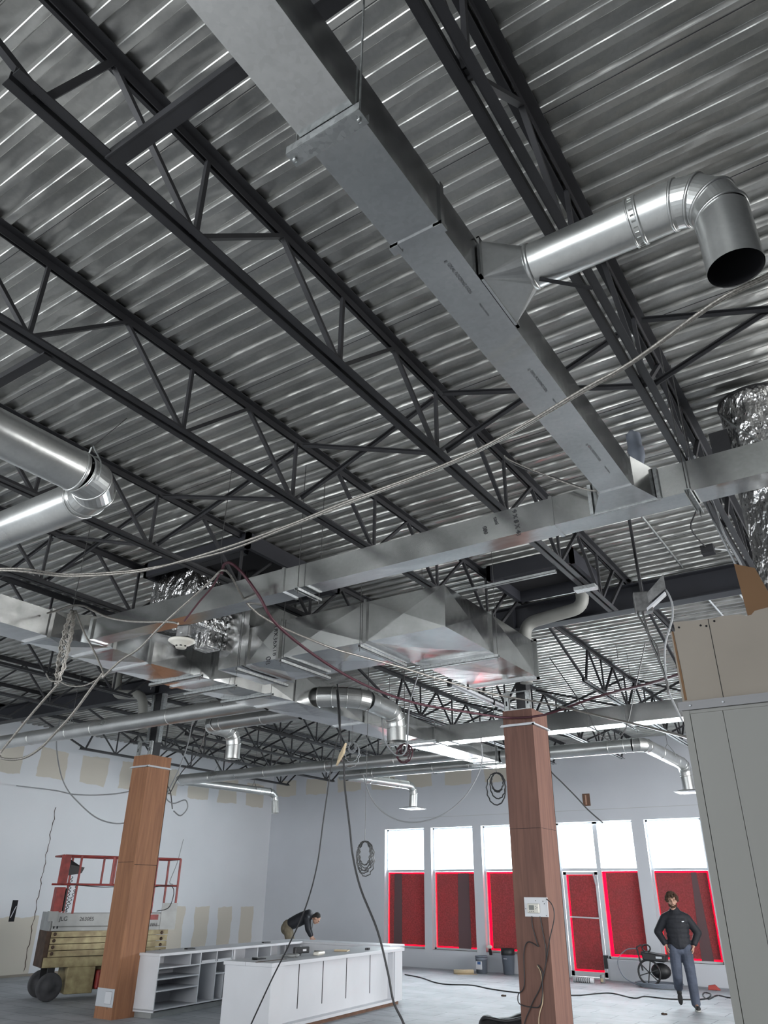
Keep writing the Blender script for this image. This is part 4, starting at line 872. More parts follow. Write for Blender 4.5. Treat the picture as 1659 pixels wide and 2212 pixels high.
# deck conduits right
def conduit(pts, r, m, label): return tag(MB().tube(smooth_pts(pts, 4), r, 8).build('conduit', m), label, 'conduit')
conduit([(-1.71, 5.2, 5.435), (-1.67, 7.5, 5.435), (-1.66, 9.2, 5.435)], .013, 'strut', 'thin conduit clipped along the roof deck flutes right of the duct junction')
conduit([(-1.0, 7.0, 5.44), (-1.12, 7.6, 5.42), (-1.29, 8.07, 5.42), (-1.27, 8.68, 5.42)], .009, 'wire', 'looped dark cable under the deck near the foil duct')
conduit([(-1.66, 9.9, 5.437), (-1.62, 11.4, 5.437)], .012, 'whitemetal', 'short bright conduit beyond the girder, left one')
conduit([(-1.26, 9.9, 5.437), (-1.22, 11.5, 5.437)], .012, 'whitemetal', 'short bright conduit beyond the girder, right one')
# unistrut rail carrying the rods of the L duct
t = thing('strut_rail', 'slim galvanised rail bolted below the joists left of the S-shaped drain pipe', 'metal rail', (-4.0, 7.0, 4.775))
MB().box(-1.2, 1.5, -.02, .02, -.0, .004).box(-1.2, 1.5, -.02, -.016, 0, .03).box(-1.2, 1.5, .016, .02, 0, .03).build('channel', 'strut', t); MB().box(.60, .66, -.03, .03, -.05, .0).build('rod_clamp', 'boxgrey', t)
tag(B(-2.52, -2.28, 7.55, 7.66, 4.76, 4.80).build('chord_clamp', 'strut'), 'galvanised clamp block under a joist bottom chord near the roof opening', 'clamp')
# light lengths of wood and unlit lamp strips in the far bay
t = thing('strip_light', 'bare strip light batten fixed under a far joist left of the right column', 'strip light', (-5.66, 11.65, 4.758))
MB().box(-.03, .03, -1.2, 1.3, 0, .04).build('batten', 'white', t); MB().box(-.03, .03, -1.26, -1.2, -.04, .07).box(-.03, .03, .3, .36, -.04, .07).each('lamp_holder', 'black', t)
MB().tube([(0, -1.18, -.03), (0, 1.25, -.03)], .013, 8).build('tube_lamp', 'whitemetal', t)
# exit-sign base patch on the window wall
t = thing('wall_patch', 'small reddish bare oval where a fixture was taken off the window wall', 'wall patch', (-7.05, YB, 4.01))
B(-.10, .10, -.012, 0, -.15, .15).build('bare_patch', 'brownwood', t, bevel=.04); B(-.03, .01, -.016, -.012, -.12, .12).build('pink_insulation', 'skin', t, bevel=.01)
t = thing('wall_opening', 'small cut outlet hole with a torn white scrap low on the left wall', 'outlet opening', (XL, 11.6, 1.33))
B(0, .004, -.07, .07, -.22, .22).build('hole', 'dark', t); MB().bar((.006, -.05, -.14), (.006, .04, .10), .05, .004).build('paper_scrap', 'white', t)
tag(MB().tube([(XL + .004, 12.17 + .03 * math.sin(k * 1.7) * math.cos(k * .6), .1 + k * .09) for k in range(40)], .006, 5, True, True, [.003 + .007 * abs(math.sin(k * 2.3)) for k in range(40)]).build('wall_crack', 'rust'), 'long ragged vertical crack down the left wall', 'wall crack')
tag(MB().tube(smooth_pts([(-13.0, 12.0, 2.75), (-13.1, 12, 2.3), (-13.25, 12, 1.95), (-13.15, 12.0, 1.9)], 4), .008, 6).build('cable', 'cablewhite'), 'grey wire hanging behind the lift guard rail near the orange column', 'cable')

# ================================================================== SCISSOR LIFT
LA = math.atan2(2.15, .9)
lift = thing('scissor_lift', 'red and beige scissor lift with worn grey deck behind the orange plywood column', 'scissor lift', (-13.68, 9.66, 0), LA)
# local: x along the machine (0..2.3), y to the far side (0..0.76); the near long side is y=0
L_, W_ = 2.36, .76
MB().box(0, L_, 0, .02, 1.10, 1.38).box(0, L_, W_ - .02, W_, 1.10, 1.38).box(-.01, .03, 0, W_, 1.10, 1.40).box(L_ - .03, L_, 0, W_, 1.10, 1.38).box(0, L_, 0, W_, 1.16, 1.18).build('platform_deck', 'liftgrey', lift)
B(2.05, 2.36, -.012, 0, 1.10, 1.56).build('gate_plate', 'liftgrey', lift); B(-.06, .10, -.02, .14, 1.26, 1.42).build('corner_box', 'liftgrey', lift)
tx = lambda s_, sz, x, z, m='black', y=-.006, nm='side_lettering': text(nm, s_, sz, tuple(parent_matrix(lift) @ Vector((x, y, z))), tuple((parent_matrix(lift).to_3x3() @ Vector((1, 0, 0)))), (0, 0, 1), m, lift)
tx('JLG', .10, .14, 1.265); tx('2630ES', .09, .50, 1.265); tx('FIRE', .08, 1.86, 1.16)
B(1.60, 2.0, -.006, -.001, 1.27, 1.36).build('red_decal', 'red', lift)
k = MB()
for a in (.07, .13, 2.15, 2.22): k.box(a - .012, a + .012, -.004, 0, 1.14, 1.18)
k.each('rivet_slot', 'dark', lift)
rl = .028
def rail(pts, nm='guard_rail'): return MB().tube(pts, rl / 1.6, 8).build(nm, 'red', lift)
for yy in (.03, W_ - .03):
    rail([(.05, yy, 2.36), (L_ - .03, yy, 2.36)]); rail([(.05, yy, 1.87), (L_ - .03, yy, 1.87)])
    for xx in (.36, .98, 1.22, 1.85, L_ - .03): MB().box(xx - .018, xx + .018, yy - .015, yy + .015, 1.38 if xx in (.36, 1.85, L_ - .03) else 1.87, 2.36).build('rail_post', 'red', lift)
rail([(L_ - .03, .03, 2.36), (L_ - .03, W_ - .03, 2.36)]); rail([(L_ - .03, .03, 1.87), (L_ - .03, W_ - .03, 1.87)]); rail([(.03, .03, 2.36), (.03, W_ - .03, 2.36)])
MB().box(-.01, .16, .0, .04, 1.87, 2.37).build('corner_plate', 'red', lift, bevel=.01)
B(.0, .16, .0, .22, 1.40, 1.82).build('manual_box', 'red', lift, bevel=.01)
B(.18, .20, .02, .22, 1.42, 1.80).build('painted_box_shadow', 'black', lift)  # black sheet standing in for the shade beside the manual box
MB().hexa([(.18, .02, 2.02), (.40, .02, 2.06), (.40, .16, 2.06), (.18, .16, 2.02), (.18, .02, 2.20), (.44, .02, 2.16), (.44, .16, 2.16), (.18, .16, 2.30)]).build('control_box', 'black', lift)
pts = [(.24 + .02 * math.sin(k * 1.3), .03 + .02 * math.cos(k * 1.3), 2.0 - k * .012) for k in range(50)] + [(.24 + .003 * k + .02 * math.sin(k * 1.2), .03 + .02 * math.cos(k * 1.2), 1.40 + .012 * k) for k in range(40)]
MB().tube(pts, .006, 5).build('coiled_cord', 'black', lift)
MB().tube(smooth_pts([(.3, .01, 1.86), (.8, .0, 1.83), (1.2, .0, 1.84), (1.6, .0, 1.81), (2.2, .0, 1.86), (2.2, -.02, 1.5), (1.95, -.02, 1.42)], 5), .008, 6).build('rail_cable', 'black', lift)
# scissor pack, folded
for i in range(4):
    z0 = .70 + i * .103
    MB().hexa([(.06, .02, z0 - .012), (L_ - .12, .02, z0 + .012), (L_ - .12, .08, z0 + .012), (.06, .08, z0 - .012), (.06, .02, z0 + .078), (L_ - .12, .02, z0 + .104), (L_ - .12, .08, z0 + .104), (.06, .08, z0 + .078)]).build('scissor_arm', 'tan', lift)
    MB().box(.06, L_ - .12, .66, .72, z0, z0 + .078).build('scissor_arm', 'tan', lift)
    k = MB()
    for xx in (.12, 1.2, 2.12): k.lathe([(0, -.02), (.025, -.02), (.03, 0), (0, 0)], (xx, .02, z0 + .04), 12, 'y')
    k.each('pivot_pin', 'rust', lift)
B(-.02, .08, .05, .7, .52, 1.10).build('end_post', 'rust', lift)
MB().box(0, L_ - .1, .03, .73, .52, .68).build('chassis_rail', 'tan', lift, bevel=.01)
B(.45, .95, .02, .70, .10, .52).build('pump_housing', 'tan', lift, bevel=.015)
B(.98, 2.1, -.03, .2, .16, .46).build('battery_door', 'red', lift, bevel=.03)
tx('JLG', .12, 1.45, .26, y=-.035)
B(1.0, 2.2, .2, .7, .14, .5).build('chassis_body', 'tan', lift)
B(1.1, 1.45, .024, .03, .56, .62).build('warning_decals', 'white', lift)
for (xx, yy) in ((.18, -.02), (.18, .66), (2.1, .0), (2.1, .68)):
    MB().lathe([(0, .0), (.07, .0), (.08, .02), (.17, .02), (.215, .012), (.225, .05), (.215, .10), (.08, .10), (0, .10)], (xx, yy, .226), 28, 'y').build('wheel', 'tyre', lift)
B(.12, .24, .07, .12, .2, .56).build('wheel_fork', 'black', lift); B(.12, .24, .60, .65, .2, .56).build('wheel_fork', 'black', lift)

# ================================================================== COUNTERS
HC = .88
def local(name, label, cat, o, rz): return thing(name, label, cat, (o[0], o[1], 0), math.radians(rz))
# island (local: y along its length away from the camera, x to the right, near right corner at 0,0)
isl = local('counter_island', 'white island counter with four black slots in its recessed long front', 'counter', (-8.10, 9.42), 6.2)
Wd, Ln = .82, 4.25
B(-Wd, 0, 0, .03, .06, .83).build('end_panel', 'white', isl)
B(-.03, 0, .03, .34, .06, .83).build('corner_panel', 'white', isl); B(-.03, 0, Ln - .34, Ln - .04, .06, .83).build('corner_panel', 'white', isl)
B(-.17, -.14, .34, Ln - .34, .10, .83).build('recessed_panel', 'white', isl)
MB().box(-.17, -.03, .34, .36, .06, .83).box(-.17, -.03, Ln - .36, Ln - .34, .06, .83).each('recess_return', 'white', isl)
B(-.17, -.0, .34, Ln - .34, .06, .10).build('base_ledge', 'white', isl)
for yy in (.92, 1.62, 2.37, 3.20): B(-.141, -.137, yy, yy + .018, .24, .81).build('black_slot', 'dark', isl)
B(-Wd + .03, -.17, .03, Ln, .06, .80).build('island_body', 'white', isl)
B(-Wd + .05, -.05, .05, Ln - .1, 0, .06).build('plinth', 'brownwood', isl)
MB().box(-Wd - .02, .02, -.02, Ln + .02, .83, HC).build('countertop', 'white', isl, bevel=.003)
B(-.45, -.448, -.021, -.02, .83, HC).build('top_joint', 'ink', isl)
# left shelving run
run = local('shelving_counter', 'low white counter run with open divided shelves, behind the orange column', 'counter', (-10.64, 9.62), 7.5)
Ln2 = 4.3; De = .58
B(-De, 0, 0, .02, .08, .84).build('end_panel', 'white', run)
B(-De, 0, 0, Ln2, .10, .12).build('bottom_panel', 'white', run); B(-De, -De + .02, 0, Ln2, .10, .84).build('back_panel', 'white', run)
for nm, y0, y1, z0, z1 in (('divider', 1.05, 1.075, .12, .84), ('divider', 1.95, 1.975, .12, .84), ('divider', .78, .80, .66, .84), ('divider', 1.50, 1.52, .12, .84), ('divider', 1.73, 1.75, .12, .49), ('divider', 2.75, 2.77, .12, .84), ('divider', 3.2, 3.22, .12, .84),
                           ('shelf', .02, 1.05, .66, .68), ('shelf', .02, 1.05, .51, .53), ('shelf', .02, 1.05, .35, .37), ('shelf', 1.075, 1.95, .67, .69), ('shelf', 1.52, 1.95, .49, .51), ('shelf', 2.75, 4.2, .60, .62)):
    B(-De + .02, 0, y0, y1, z0, z1).build(nm, 'white', run)
B(-.02, 0, 1.10, 1.48, .69, .72).build('tray_front', 'white', run); B(-.02, 0, 1.55, 1.93, .69, .72).build('tray_front', 'white', run)
B(-.05, .0, 2.0, 2.05, .1, .84).build('side_stile', 'white', run); B(-.3, -.28, 1.98, 2.75, .08, .84).build('recess_board', 'white', run)
MB().tube(smooth_pts([(-.20, 2.15, .80), (-.18, 2.2, .72), (-.2, 2.18, .62), (-.18, 2.2, .52)], 4), .018, 7).build('hanging_strap', 'black', run)
B(-De + .04, -.06, .04, Ln2, 0, .08).build('toe_kick', 'liftgrey', run)
MB().box(-De - .02, .02, -.02, Ln2 + .10, .84, HC).build('countertop', 'white', run, bevel=.003)
# rear run joining the two
rear = local('rear_counter', 'white rear counter run closing the U behind the island', 'counter', (-11.75, 13.86), 2.0)
MB().box(-.05, 2.6, .06, .55, .10, .838).build('cabinet_body', 'white', rear); MB().box(-.10, 2.68, .04, .60, .841, HC).build('countertop', 'white', rear, bevel=.003); B(0, 2.6, .05, .5, 0, .10).build('toe_kick', 'liftgrey', rear)
MB().box(.15, .17, -.03, 0, .12, .80).box(.55, .57, -.03, 0, .12, .80).build('cabinet_door', 'white', rear)
# things on the island top
def on_island(x, y_): return tuple(parent_matrix(isl) @ Vector((x, y_, HC)))
p = on_island(-.48, 1.35); t = thing('nail_gun', 'dark nail gun with battery lying on the island top', 'power tool', p, 1.5)
MB().box(-.05, .28, -.03, .03, .03, .12).build('body', 'black', t, bevel=.012); MB().hexa([(.0, -.025, 0), (.08, -.025, 0), (.08, .025, 0), (.0, .025, 0), (.05, -.02, .08), (.13, -.02, .08), (.13, .02, .08), (.05, .02, .08)]).build('handle', 'black', t); B(.12, .2, -.032, -.03, .06, .09).build('label', 'white', t)
p = on_island(-.38, 1.05); t = thing('work_gloves', 'crumpled grey work gloves on the island top beside the nail gun', 'gloves', p)
g = MB(); g.ball((0, 0, .025), (.09, .06, .03)).ball((.08, .04, .03), (.05, .04, .03))
for i in range(5): g.ball((-.10 - .01 * i, -.05 + .028 * i, .018), (.045, .013, .014))
g.build('glove_pair', 'liftgrey', t, remesh=.006)
p = on_island(-.30, 1.75); t = thing('sanding_block', 'pale grey block lying on the island top', 'block', p, .3); B(-.05, .05, -.16, .16, 0, .05).build('block_body', 'offwhite', t, bevel=.02)
for i, (x, y_, s1, s2, lab, m) in enumerate(((-.55, .45, .20, .10, 'dark flat bracket near the near end of the island top', 'black'), (-.25, .42, .05, .6, 'thin dark metal strip lying along the island top', 'rust'), (-.60, 2.25, .18, .12, 'small dark tray on the island top', 'black'), (-.45, 2.75, .30, .22, 'tan paper pad on the island top', 'paper'), (-.20, 3.15, .10, .12, 'cluster of black clips at the far part of the island top', 'black'))):
    p = on_island(x, y_); t = thing('island_item', lab, 'small object', p, .15 * i)
    if i == 1: MB().bar((-.03, -.45, .004), (.02, .30, .004), .02, .006).build('strip', m, t)
    elif i == 4:
        for j in range(4): MB().ball((.02 * j, .03 * (j % 2) + .02 * j, .02), (.014, .02, .02), 8, 6).build('clip', m, t)
    else: MB().box(-s2 / 2, s2 / 2, -s1 / 2, s1 / 2, 0, .015).box(-s2 / 2, s2 / 2, -s1 / 2, -s1 / 2 + .01, 0, .03).build('body', m, t)
for nm in [o for o in bpy.data.objects if o.name.startswith('island_item')]:
    pass
ren = {'dark flat bracket': 'metal_bracket', 'thin dark metal': 'metal_strip_offcut', 'small dark tray': 'parts_tray', 'tan paper pad': 'paper_pad', 'cluster of black': 'black_clips'}
for o in list(bpy.data.objects):
    if o.name.startswith('island_item'):
        for k_, v_ in ren.items():
            if o['label'].startswith(k_): o.name = v_; o['category'] = v_.replace('_', ' ')
def on_run(x, y_): return tuple(parent_matrix(run) @ Vector((x, y_, HC)))
t = thing('grommet_cap', 'black plastic cap on the shelving counter top near the column', 'cap', on_run(-.28, 1.1)); MB().box(-.04, .04, -.10, .08, 0, .02).build('cap_body', 'black', t)
t = thing('metal_bracket', 'small black bracket further back on the shelving counter top', 'bracket', on_run(-.25, 3.4)); MB().box(-.03, .03, -.10, .1, 0, .02).build('bracket_body', 'black', t)

# ================================================================== THINGS ON THE FLOOR
t = thing('paint_bucket', 'grey paint bucket with a blue label under the windows', 'bucket', (-10.1, 19.85, 0))
MB().lathe([(0, 0), (.13, 0), (.15, .36), (.158, .36), (.158, .385), (.15, .385), (.14, .02), (0, .02)], (0, 0, 0), 28).build('bucket_body', 'greyplastic', t)
MB().lathe([(.1535, .30), (.158, .31), (.158, .33), (.1535, .34)], (0, 0, 0), 28).build('rim_ring', 'greyplastic', t)
B(-.085, .085, -.155, -.13, .09, .27).build('paper_label', 'white', t, bevel=.01); B(-.035, .05, -.158, -.154, .20, .26).build('blue_panel', 'bluelabel', t)
t = thing('waste_bin', 'taller grey bin with a dark bag rim beside the right column', 'bin', (-9.42, 20.0, 0))
MB().lathe([(0, 0), (.13, 0), (.165, .44), (.17, .44), (.165, .46), (.13, .03), (0, .03)], (0, 0, 0), 28).build('bin_body', 'greyplastic', t); MB().lathe([(.164, .42), (.172, .43), (.175, .56), (.165, .565), (.15, .45)], (0, 0, 0), 28).build('bag_rim', 'black', t); B(-.05, .04, -.166, -.150, .34, .352).build('handle_slot', 'white', t)
t = thing('paper_roll', 'tan rosin paper roll lying on the floor left of the paint bucket', 'paper roll', (-10.35, 19.35, .05), .75); MB().lathe([(0, -.25), (.05, -.25), (.05, .25), (0, .25)], (0, 0, 0), 20, 'x').build('roll', 'paper', t); MB().box(-.2, .3, -.18, .02, -.049, -.046).build('loose_sheet', 'paper', t)
t = thing('caulk_tube', 'striped white and grey tubes lying on the floor by the door', 'tubes', (-7.25, 19.35, .05)); MB().lathe([(0, -.24), (.05, -.24), (.05, .24), (0, .24)], (0, 0, 0), 18, 'x').build('tube', 'white', t)
k = MB()
for i in range(7): k.lathe([(.0505, -.16 + i * .05), (.052, -.155 + i * .05), (.052, -.14 + i * .05), (.0505, -.135 + i * .05)], (0, 0, 0), 18, 'x')
k.build('stripes', 'greytrim', t)
t = thing('small_can', 'small upright can beside the striped tubes near the door', 'can', (-6.85, 19.5, 0)); MB().lathe([(0, 0), (.055, 0), (.055, .16), (.05, .17), (0, .17)], (0, 0, 0), 18).build('can_body', 'liftgrey', t); B(-.03, .03, -.0565, -.05, .03, .10).build('can_label', 'paper', t)
t = thing('tool_handle', 'pale scraper with dark handle leaning on the sill beside the grey bin', 'scraper', (-10.0, 20.2, .47)); MB().bar((0, 0, -.08), (.0, -.03, .06), .06, .04).build('handle', 'black', t); MB().ball((-.02, -.02, .10), (.09, .02, .045)).build('blade', 'offwhite', t)
t = thing('wheeled_compressor', 'black wheeled machine with a big hose wheel and coiled hose, left of the walking person', 'compressor', (-5.75, 19.45, 0))
MB().tube([Vector((.24 * math.cos(2 * math.pi * k / 28), 0, .27 + .24 * math.sin(2 * math.pi * k / 28))) for k in range(29)], .022, 8, False).build('big_wheel', 'black', t)
k = MB()
for i in range(3): a = i * math.pi / 3 + .3; k.bar((-.22 * math.cos(a), 0, .27 - .22 * math.sin(a)), (.22 * math.cos(a), 0, .27 + .22 * math.sin(a)), .02)
k.build('wheel_spokes', 'cableblack', t)
MB().hexa([(-.10, -.05, .50), (.38, -.05, .48), (.38, .25, .48), (-.10, .25, .50), (-.14, -.05, .68), (.42, -.05, .62), (.42, .25, .62), (-.14, .25, .68)]).build('motor_cover', 'black', t, bevel=.03)
B(.2, .33, -.056, -.05, .55, .59).build('cover_badge', 'whitemetal', t)
MB().ball((.22, .15, .30), (.22, .14, .16)).build('tank', 'black', t)
MB().bar((-.14, 0, .30), (-.22, 0, .75), .03).bar((-.22, 0, .75), (-.10, 0, .80), .03).build('handle', 'black', t); MB().tube([Vector((.0 + .09 * math.cos(k * .5), 0, .74 + .07 * math.sin(k * .5))) for k in range(14)], .018, 7).build('hose_end', 'black', t)
for i in range(4): MB().tube([Vector((.20 + (.42 + .03 * i) * math.cos(2 * math.pi * k / 26), -.05 + (.26 + .02 * i) * math.sin(2 * math.pi * k / 26), .02 + .022 * i)) for k in range(27)], .013, 7, False).build('hose_coil', 'greyplastic', t)
MB().tube(smooth_pts([(-.2, 0, .72), (-.5, .1, .68), (-.72, .1, .45), (-.6, .05, .15), (-.2, -.2, .03)], 5), .011, 7).build('hose_loop', 'greyplastic', t)
t = thing('plug_end', 'small red power bar lying on the floor by the partition edge', 'power bar', (-4.5, 19.75, 0), .2); MB().hexa([(-.12, -.06, 0), (.14, -.06, 0), (.14, .06, 0), (-.12, .06, 0), (-.10, -.05, .08), (.04, -.05, .10), (.04, .05, .10), (-.10, .05, .08)]).build('bar_body', 'redstick', t, bevel=.01)
t = thing('black_tool_bag', 'black sack slumped on the floor at the foot of the right column', 'bag', (-4.85, 10.2, 0), .3)
g = MB(); g.ball((0, 0, .2), (.42, .30, .22)).ball((.25, .05, .26), (.34, .28, .22)).ball((-.26, -.02, .30), (.12, .18, .14)).ball((.0, 0, .08), (.5, .34, .09))
g.build('bag_body', 'cableblack', t, remesh=.03); MB().tube(smooth_pts([(-.33, -.05, .36), (-.25, -.2, .42), (.0, -.22, .40), (.2, -.2, .44)], 4), .02, 7).build('bag_strap', 'cableblack', t)
for i, (x, y_, s_) in enumerate(((-5.6, 13.2, .05), (-5.4, 12.9, .07), (-5.85, 13.9, .04), (-4.35, 15.2, .04), (-7.6, 15.8, .04))):
    t = thing('debris_crumb', 'small dark crumb of debris on the floor, %s' % ['left of the pair near the column', 'right of the pair near the column', 'behind the pair near the column', 'in front of the walking person', 'on open floor left of the column'][i], 'debris', (x, y_, s_ * .3))
    MB().ball((0, 0, 0), (s_, s_ * .7, s_ * .5), 7, 5).ball((s_, .02, 0), (s_ * .6, s_ * .5, s_ * .4), 7, 5).build('crumb', 'rust', t)

# ================================================================== PEOPLE
def cap(mb, p, q, r0, r1, n=7):
    """tapered limb made of overlapping balls"""
    p, q = Vector(p), Vector(q); L = (q - p).length; n = max(n, int(L / (min(r0, r1) * .45)))
    for i in range(n + 1):
        t_ = i / n; c = p.lerp(q, t_); r_ = r0 + (r1 - r0) * t_; mb.ball(c, r_, 12, 8)
    return mb
def head(mb, c, yaw=0, pitch=0, s=1.0):
    """c: centre of the head; faces -y before turning"""
    m = Matrix.Translation(Vector(c)) @ Matrix.Rotation(yaw, 4, 'Z') @ Matrix.Rotation(pitch, 4, 'X'); n0 = len(mb.v)
    mb.ball((0, .012, .025), (.078 * s, .095 * s, .095 * s), 22, 16); mb.ball((0, -.022, -.035), (.060 * s, .070 * s, .075 * s), 20, 14); mb.ball((0, -.055, -.085), (.034, .028, .024), 12, 8)
    mb.ball((0, -.098, -.018), (.013, .022, .020), 10, 8); cap(mb, (0, -.088, .02), (0, -.102, -.01), .010, .012, 4)
    mb.ball((0, -.082, .035), (.055, .018, .012), 12, 8); mb.ball((0, -.086, -.058), (.024, .012, .006), 10, 6); mb.ball((0, -.084, -.069), (.022, .012, .007), 10, 6)
    for sx in (-1, 1): mb.ball((sx * .080, .012, .0), (.010, .020, .032), 10, 8); mb.ball((sx * .045, -.06, -.02), (.022, .02, .018), 10, 8)
    for i in range(n0, len(mb.v)): mb.v[i] = tuple(m @ Vector(mb.v[i]))
    return m
def hand(mb, wrist, direction, palm_n, curl=.5, side=1):
    """palm, four unequal curled fingers and a thumb"""
    d = Vector(direction).normalized(); nrm = Vector(palm_n).normalized(); lat = d.cross(nrm).normalized() * side; w0 = Vector(wrist)
    for i in range(4):
        b0 = w0 + d * .02 + lat * (-.026 + .017 * i); b1 = w0 + d * .085 + lat * (-.030 + .020 * i); cap(mb, b0, b1, .014, .012, 5)
    for i, ln in enumerate((.070, .080, .075, .058)):
        b = w0 + d * .085 + lat * (-.030 + .020 * i); d1 = (d + nrm * curl * .7).normalized(); m1 = b + d1 * ln * .5; d2 = (d + nrm * curl * 1.8).normalized()
        cap(mb, b, m1, .0095, .0085, 4); cap(mb, m1, m1 + d2 * ln * .5, .0085, .0072, 4)
    tb = w0 + d * .03 - lat * .032; tm_ = tb + (d * .6 - lat * .7 + nrm * .3).normalized() * .035; cap(mb, tb, tm_, .013, .011, 4); cap(mb, tm_, tm_ + (d * .9 - lat * .2 + nrm * .3).normalized() * .03, .011, .009, 4)
def eyes(parent, m, beard=False, hair='hairbrown'):
    e = MB(); n0 = 0
    for sx in (-1, 1): e.ball((sx * .030, -.083, .012), (.012, .008, .006), 10, 6)
    e.v = [tuple(m @ Vector(v)) for v in e.v]; e.build('eyes', 'dark', parent)
    e = MB()
    for sx in (-1, 1): e.ball((sx * .030, -.091, .036), (.020, .006, .005), 10, 6)
    e.v = [tuple(m @ Vector(v)) for v in e.v]; e.build('eyebrows', hair, parent)

# --- walking person
P1 = thing('person', 'person with curly brown hair and dark jacket walking toward the camera, hands in pockets', 'person', (-4.12, 16.0, 0), .26)
b = MB()
hm = head(b, (-.02, -.03, 1.70), .05, .06, 1.02)
cap(b, (-.01, -.01, 1.50), (-.015, -.02, 1.62), .062, .056)
cap(b, (0, 0, 1.0), (0, 0, 1.22), .11, .11); cap(b, (0, 0, 1.22), (0, 0, 1.40), .11, .10)
for sx in (-1, 1):
    sh = (sx * .19, .01, 1.44); el = (sx * .345, .07, 1.20); wr = (sx * .235, -.03, .985)
    cap(b, (sx * .06, 0, 1.44), sh, .08, .06); cap(b, sh, el, .052, .04); cap(b, el, wr, .04, .027)
    hand(b, wr, (-sx * .25, -.05, -1), (-sx, .15, 0), .45, sx)
hipL, kneeL, ankL = (.10, 0, .95), (.12, -.06, .52), (.13, .0, .10)
hipR, kneeR, ankR = (-.10, 0, .95), (-.11, -.05, .53), (-.12, .30, .30)
for h_, k_, a_ in ((hipL, kneeL, ankL), (hipR, kneeR, ankR)): cap(b, h_, k_, .08, .055); cap(b, k_, a_, .052, .036)
cap(b, ankL, (.15, -.13, .05), .035, .03); cap(b, ankR, (-.12, .26, .10), .035, .03)
b.build('body', 'skin', P1, remesh=.007)
j = MB()
cap(j, (0, .01, 1.02), (0, .01, 1.40), .15, .14)
for z, rx, ry in ((.99, .195, .135), (1.06, .205, .14), (1.14, .205, .14), (1.22, .21, .145), (1.30, .215, .15), (1.38, .215, .145), (1.44, .195, .125), (1.49, .13, .10), (1.53, .095, .085)): j.ball((0, .005, z), (rx, ry, .10), 20, 10)
for sx in (-1, 1):
    cap(j, (sx * .10, .0, 1.46), (sx * .195, .01, 1.42), .085, .082); cap(j, (sx * .195, .01, 1.42), (sx * .345, .07, 1.20), .082, .072); cap(j, (sx * .345, .07, 1.20), (sx * .255, -.01, 1.03), .072, .055)
cap(j, (-.075, .03, 1.54), (-.06, -.02, 1.56), .03, .028); cap(j, (.075, .03, 1.54), (.06, -.02, 1.56), .03, .028); cap(j, (-.06, .06, 1.55), (.06, .06, 1.55), .03, .03)
j.build('jacket', 'navy', P1, remesh=.012)
MB().bar((.095, -.137, 1.375), (.135, -.137, 1.38), .012, .02).build('chest_logo', 'white', P1)
j = MB()
for z in (.90, .96, 1.0): j.ball((0, .005, z), (.165, .12, .07), 18, 9)
for h_, k_, a_ in ((hipL, kneeL, (.13, .0, .12)), (hipR, kneeR, (-.12, .28, .33))): cap(j, h_, k_, .112, .090); cap(j, k_, a_, .090, .080)
j.build('trousers', 'jeans', P1, remesh=.012)
j = MB(); j.ball((.135, .0, .075), (.048, .07, .055)); j.ball((.15, -.11, .05), (.048, .10, .04)); j.build('shoe', 'shoe', P1, remesh=.008)
MB().ball((.145, -.07, .018), (.054, .155, .02)).build('shoe_sole', 'sole', P1)
j = MB(); j.ball((-.12, .27, .25), (.045, .05, .07)); j.ball((-.12, .235, .15), (.045, .04, .10)); j.build('shoe', 'shoe', P1, remesh=.008)
j = MB(); random.seed(3)
for i in range(150):
    a = random.uniform(0, 2 * math.pi); e_ = random.uniform(-.25, 1); ce = math.sqrt(max(0, 1 - e_ * e_))
    p = Vector((math.cos(a) * ce * .100, .022 + math.sin(a) * ce * .108, .035 + e_ * .115))
    if p.y < -.045 and p.z < .075: continue
    j.ball(p, random.uniform(.018, .030), 8, 6)
j.v = [tuple(hm @ Vector(v)) for v in j.v]; j.build('curly_hair', 'hairbrown', P1)
eyes(P1, hm)
j = MB()
for a in [k * .14 for k in range(-10, 11)]: j.ball((.062 * math.sin(a), -.022 - .068 * math.cos(a), -.082 + .035 * (a * .6) ** 2), (.016, .014, .022), 8, 6)
j.ball((0, -.094, -.046), (.028, .008, .006), 10, 6); j.v = [tuple(hm @ Vector(v)) for v in j.v]; j.build('beard', 'hairbrown', P1)

# --- bending person behind the counters (seen from the side, head to the right)
P2 = thing('person', 'person in dark sweatshirt and khaki trousers bending forward behind the white counter', 'person', (-13.58, 16.3, 0), .55)
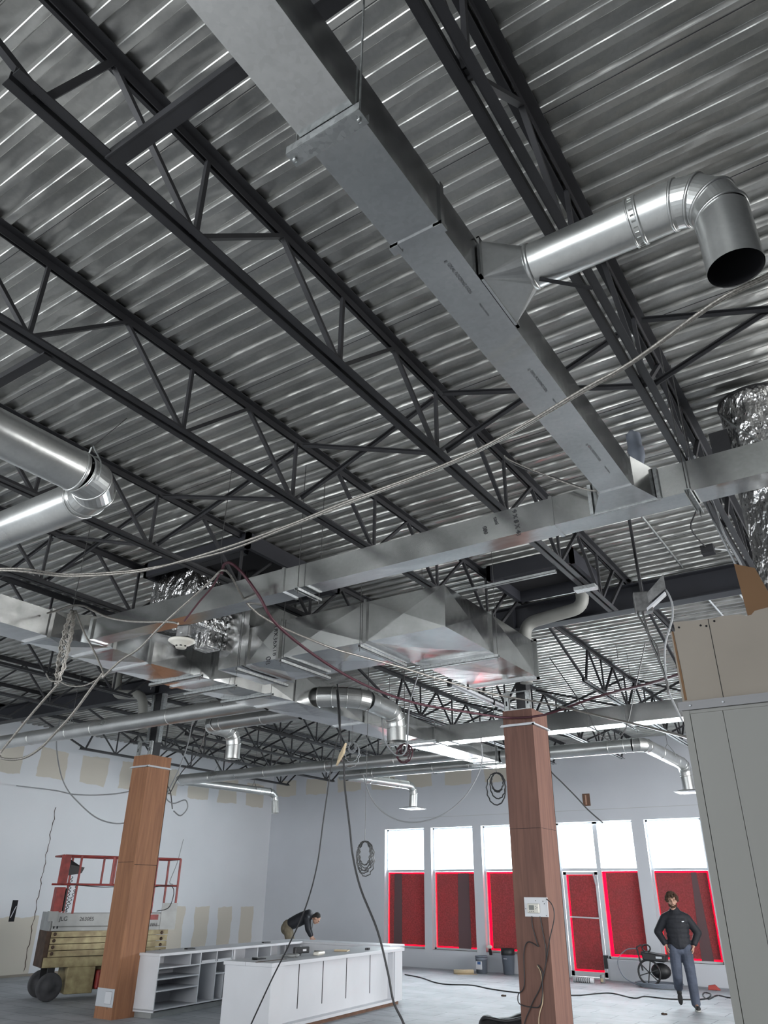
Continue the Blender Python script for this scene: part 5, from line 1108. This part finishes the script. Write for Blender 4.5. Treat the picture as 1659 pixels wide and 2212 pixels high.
# local: facing +x
b = MB()
hb = Matrix.Translation(Vector((.68, 0, 1.22)))
hm2 = head(b, (.69, -.01, 1.20), math.radians(90), math.radians(52), 1.0)
cap(b, (.50, 0, 1.25), (.63, 0, 1.23), .055, .052); cap(b, (.05, 0, 1.04), (.44, 0, 1.22), .10, .09)
for sy in (-1, 1):
    sh = (.46, sy * .18, 1.22); el = (.50, sy * .20, .98); wr = (.60, sy * .13, .80)
    cap(b, (.46, 0, 1.22), sh, .05, .05); cap(b, sh, el, .052, .04); cap(b, el, wr, .04, .028); hand(b, wr, (.25, -sy * .2, -1), (.1, -sy, 0), .5, sy)
    cap(b, (0, sy * .10, .98), (.14, sy * .11, .52), .085, .06); cap(b, (.14, sy * .11, .52), (.0, sy * .12, .09), .055, .038); cap(b, (.0, sy * .12, .06), (.15, sy * .13, .04), .036, .03)
b.build('body', 'skin', P2, remesh=.008)
j = MB(); a0, a1 = Vector((.06, 0, 1.08)), Vector((.50, 0, 1.27))
for i in range(12):
    q = a0.lerp(a1, i / 11); j.ball(q, (.11, .185 + .02 * math.sin(i / 3.5), .135 + .02 * math.sin(i / 3.5)), 18, 12)
for sy in (-1, 1):
    cap(j, (.46, sy * .10, 1.25), (.47, sy * .19, 1.20), .085, .078); cap(j, (.47, sy * .19, 1.20), (.51, sy * .20, .98), .075, .062); cap(j, (.51, sy * .20, .98), (.58, sy * .14, .84), .062, .045)
cap(j, (.56, -.06, 1.27), (.56, .06, 1.27), .05, .05); j.build('sweatshirt', 'navy', P2, remesh=.012)
j = MB(); j.ball((.0, 0, 1.04), (.15, .17, .14)); j.ball((-.03, 0, .98), (.15, .18, .15)); j.ball((.06, 0, 1.08), (.12, .16, .11))
for sy in (-1, 1): cap(j, (-.0, sy * .09, .97), (.14, sy * .11, .52), .115, .088); cap(j, (.14, sy * .11, .52), (.01, sy * .12, .12), .086, .075)
j.build('trousers', 'khaki', P2, remesh=.013)
for sy in (-1, 1):
    j = MB(); j.ball((.0, sy * .12, .06), (.07, .05, .06)); j.ball((.12, sy * .125, .045), (.11, .05, .045)); j.build('shoe', 'shoe', P2, remesh=.01)
j = MB(); j.ball((0, .03, .045), (.086, .092, .092), 20, 14); j.ball((0, .075, .0), (.07, .05, .07), 16, 10); j.v = [tuple(hm2 @ Vector(v)) for v in j.v]; j.build('short_hair', 'hairblack', P2)
eyes(P2, hm2, hair='hairblack')
MB().bar((.62, -.05, 1.13), (.60, -.06, .98), .012).build('hood_string', 'cableblack', P2)
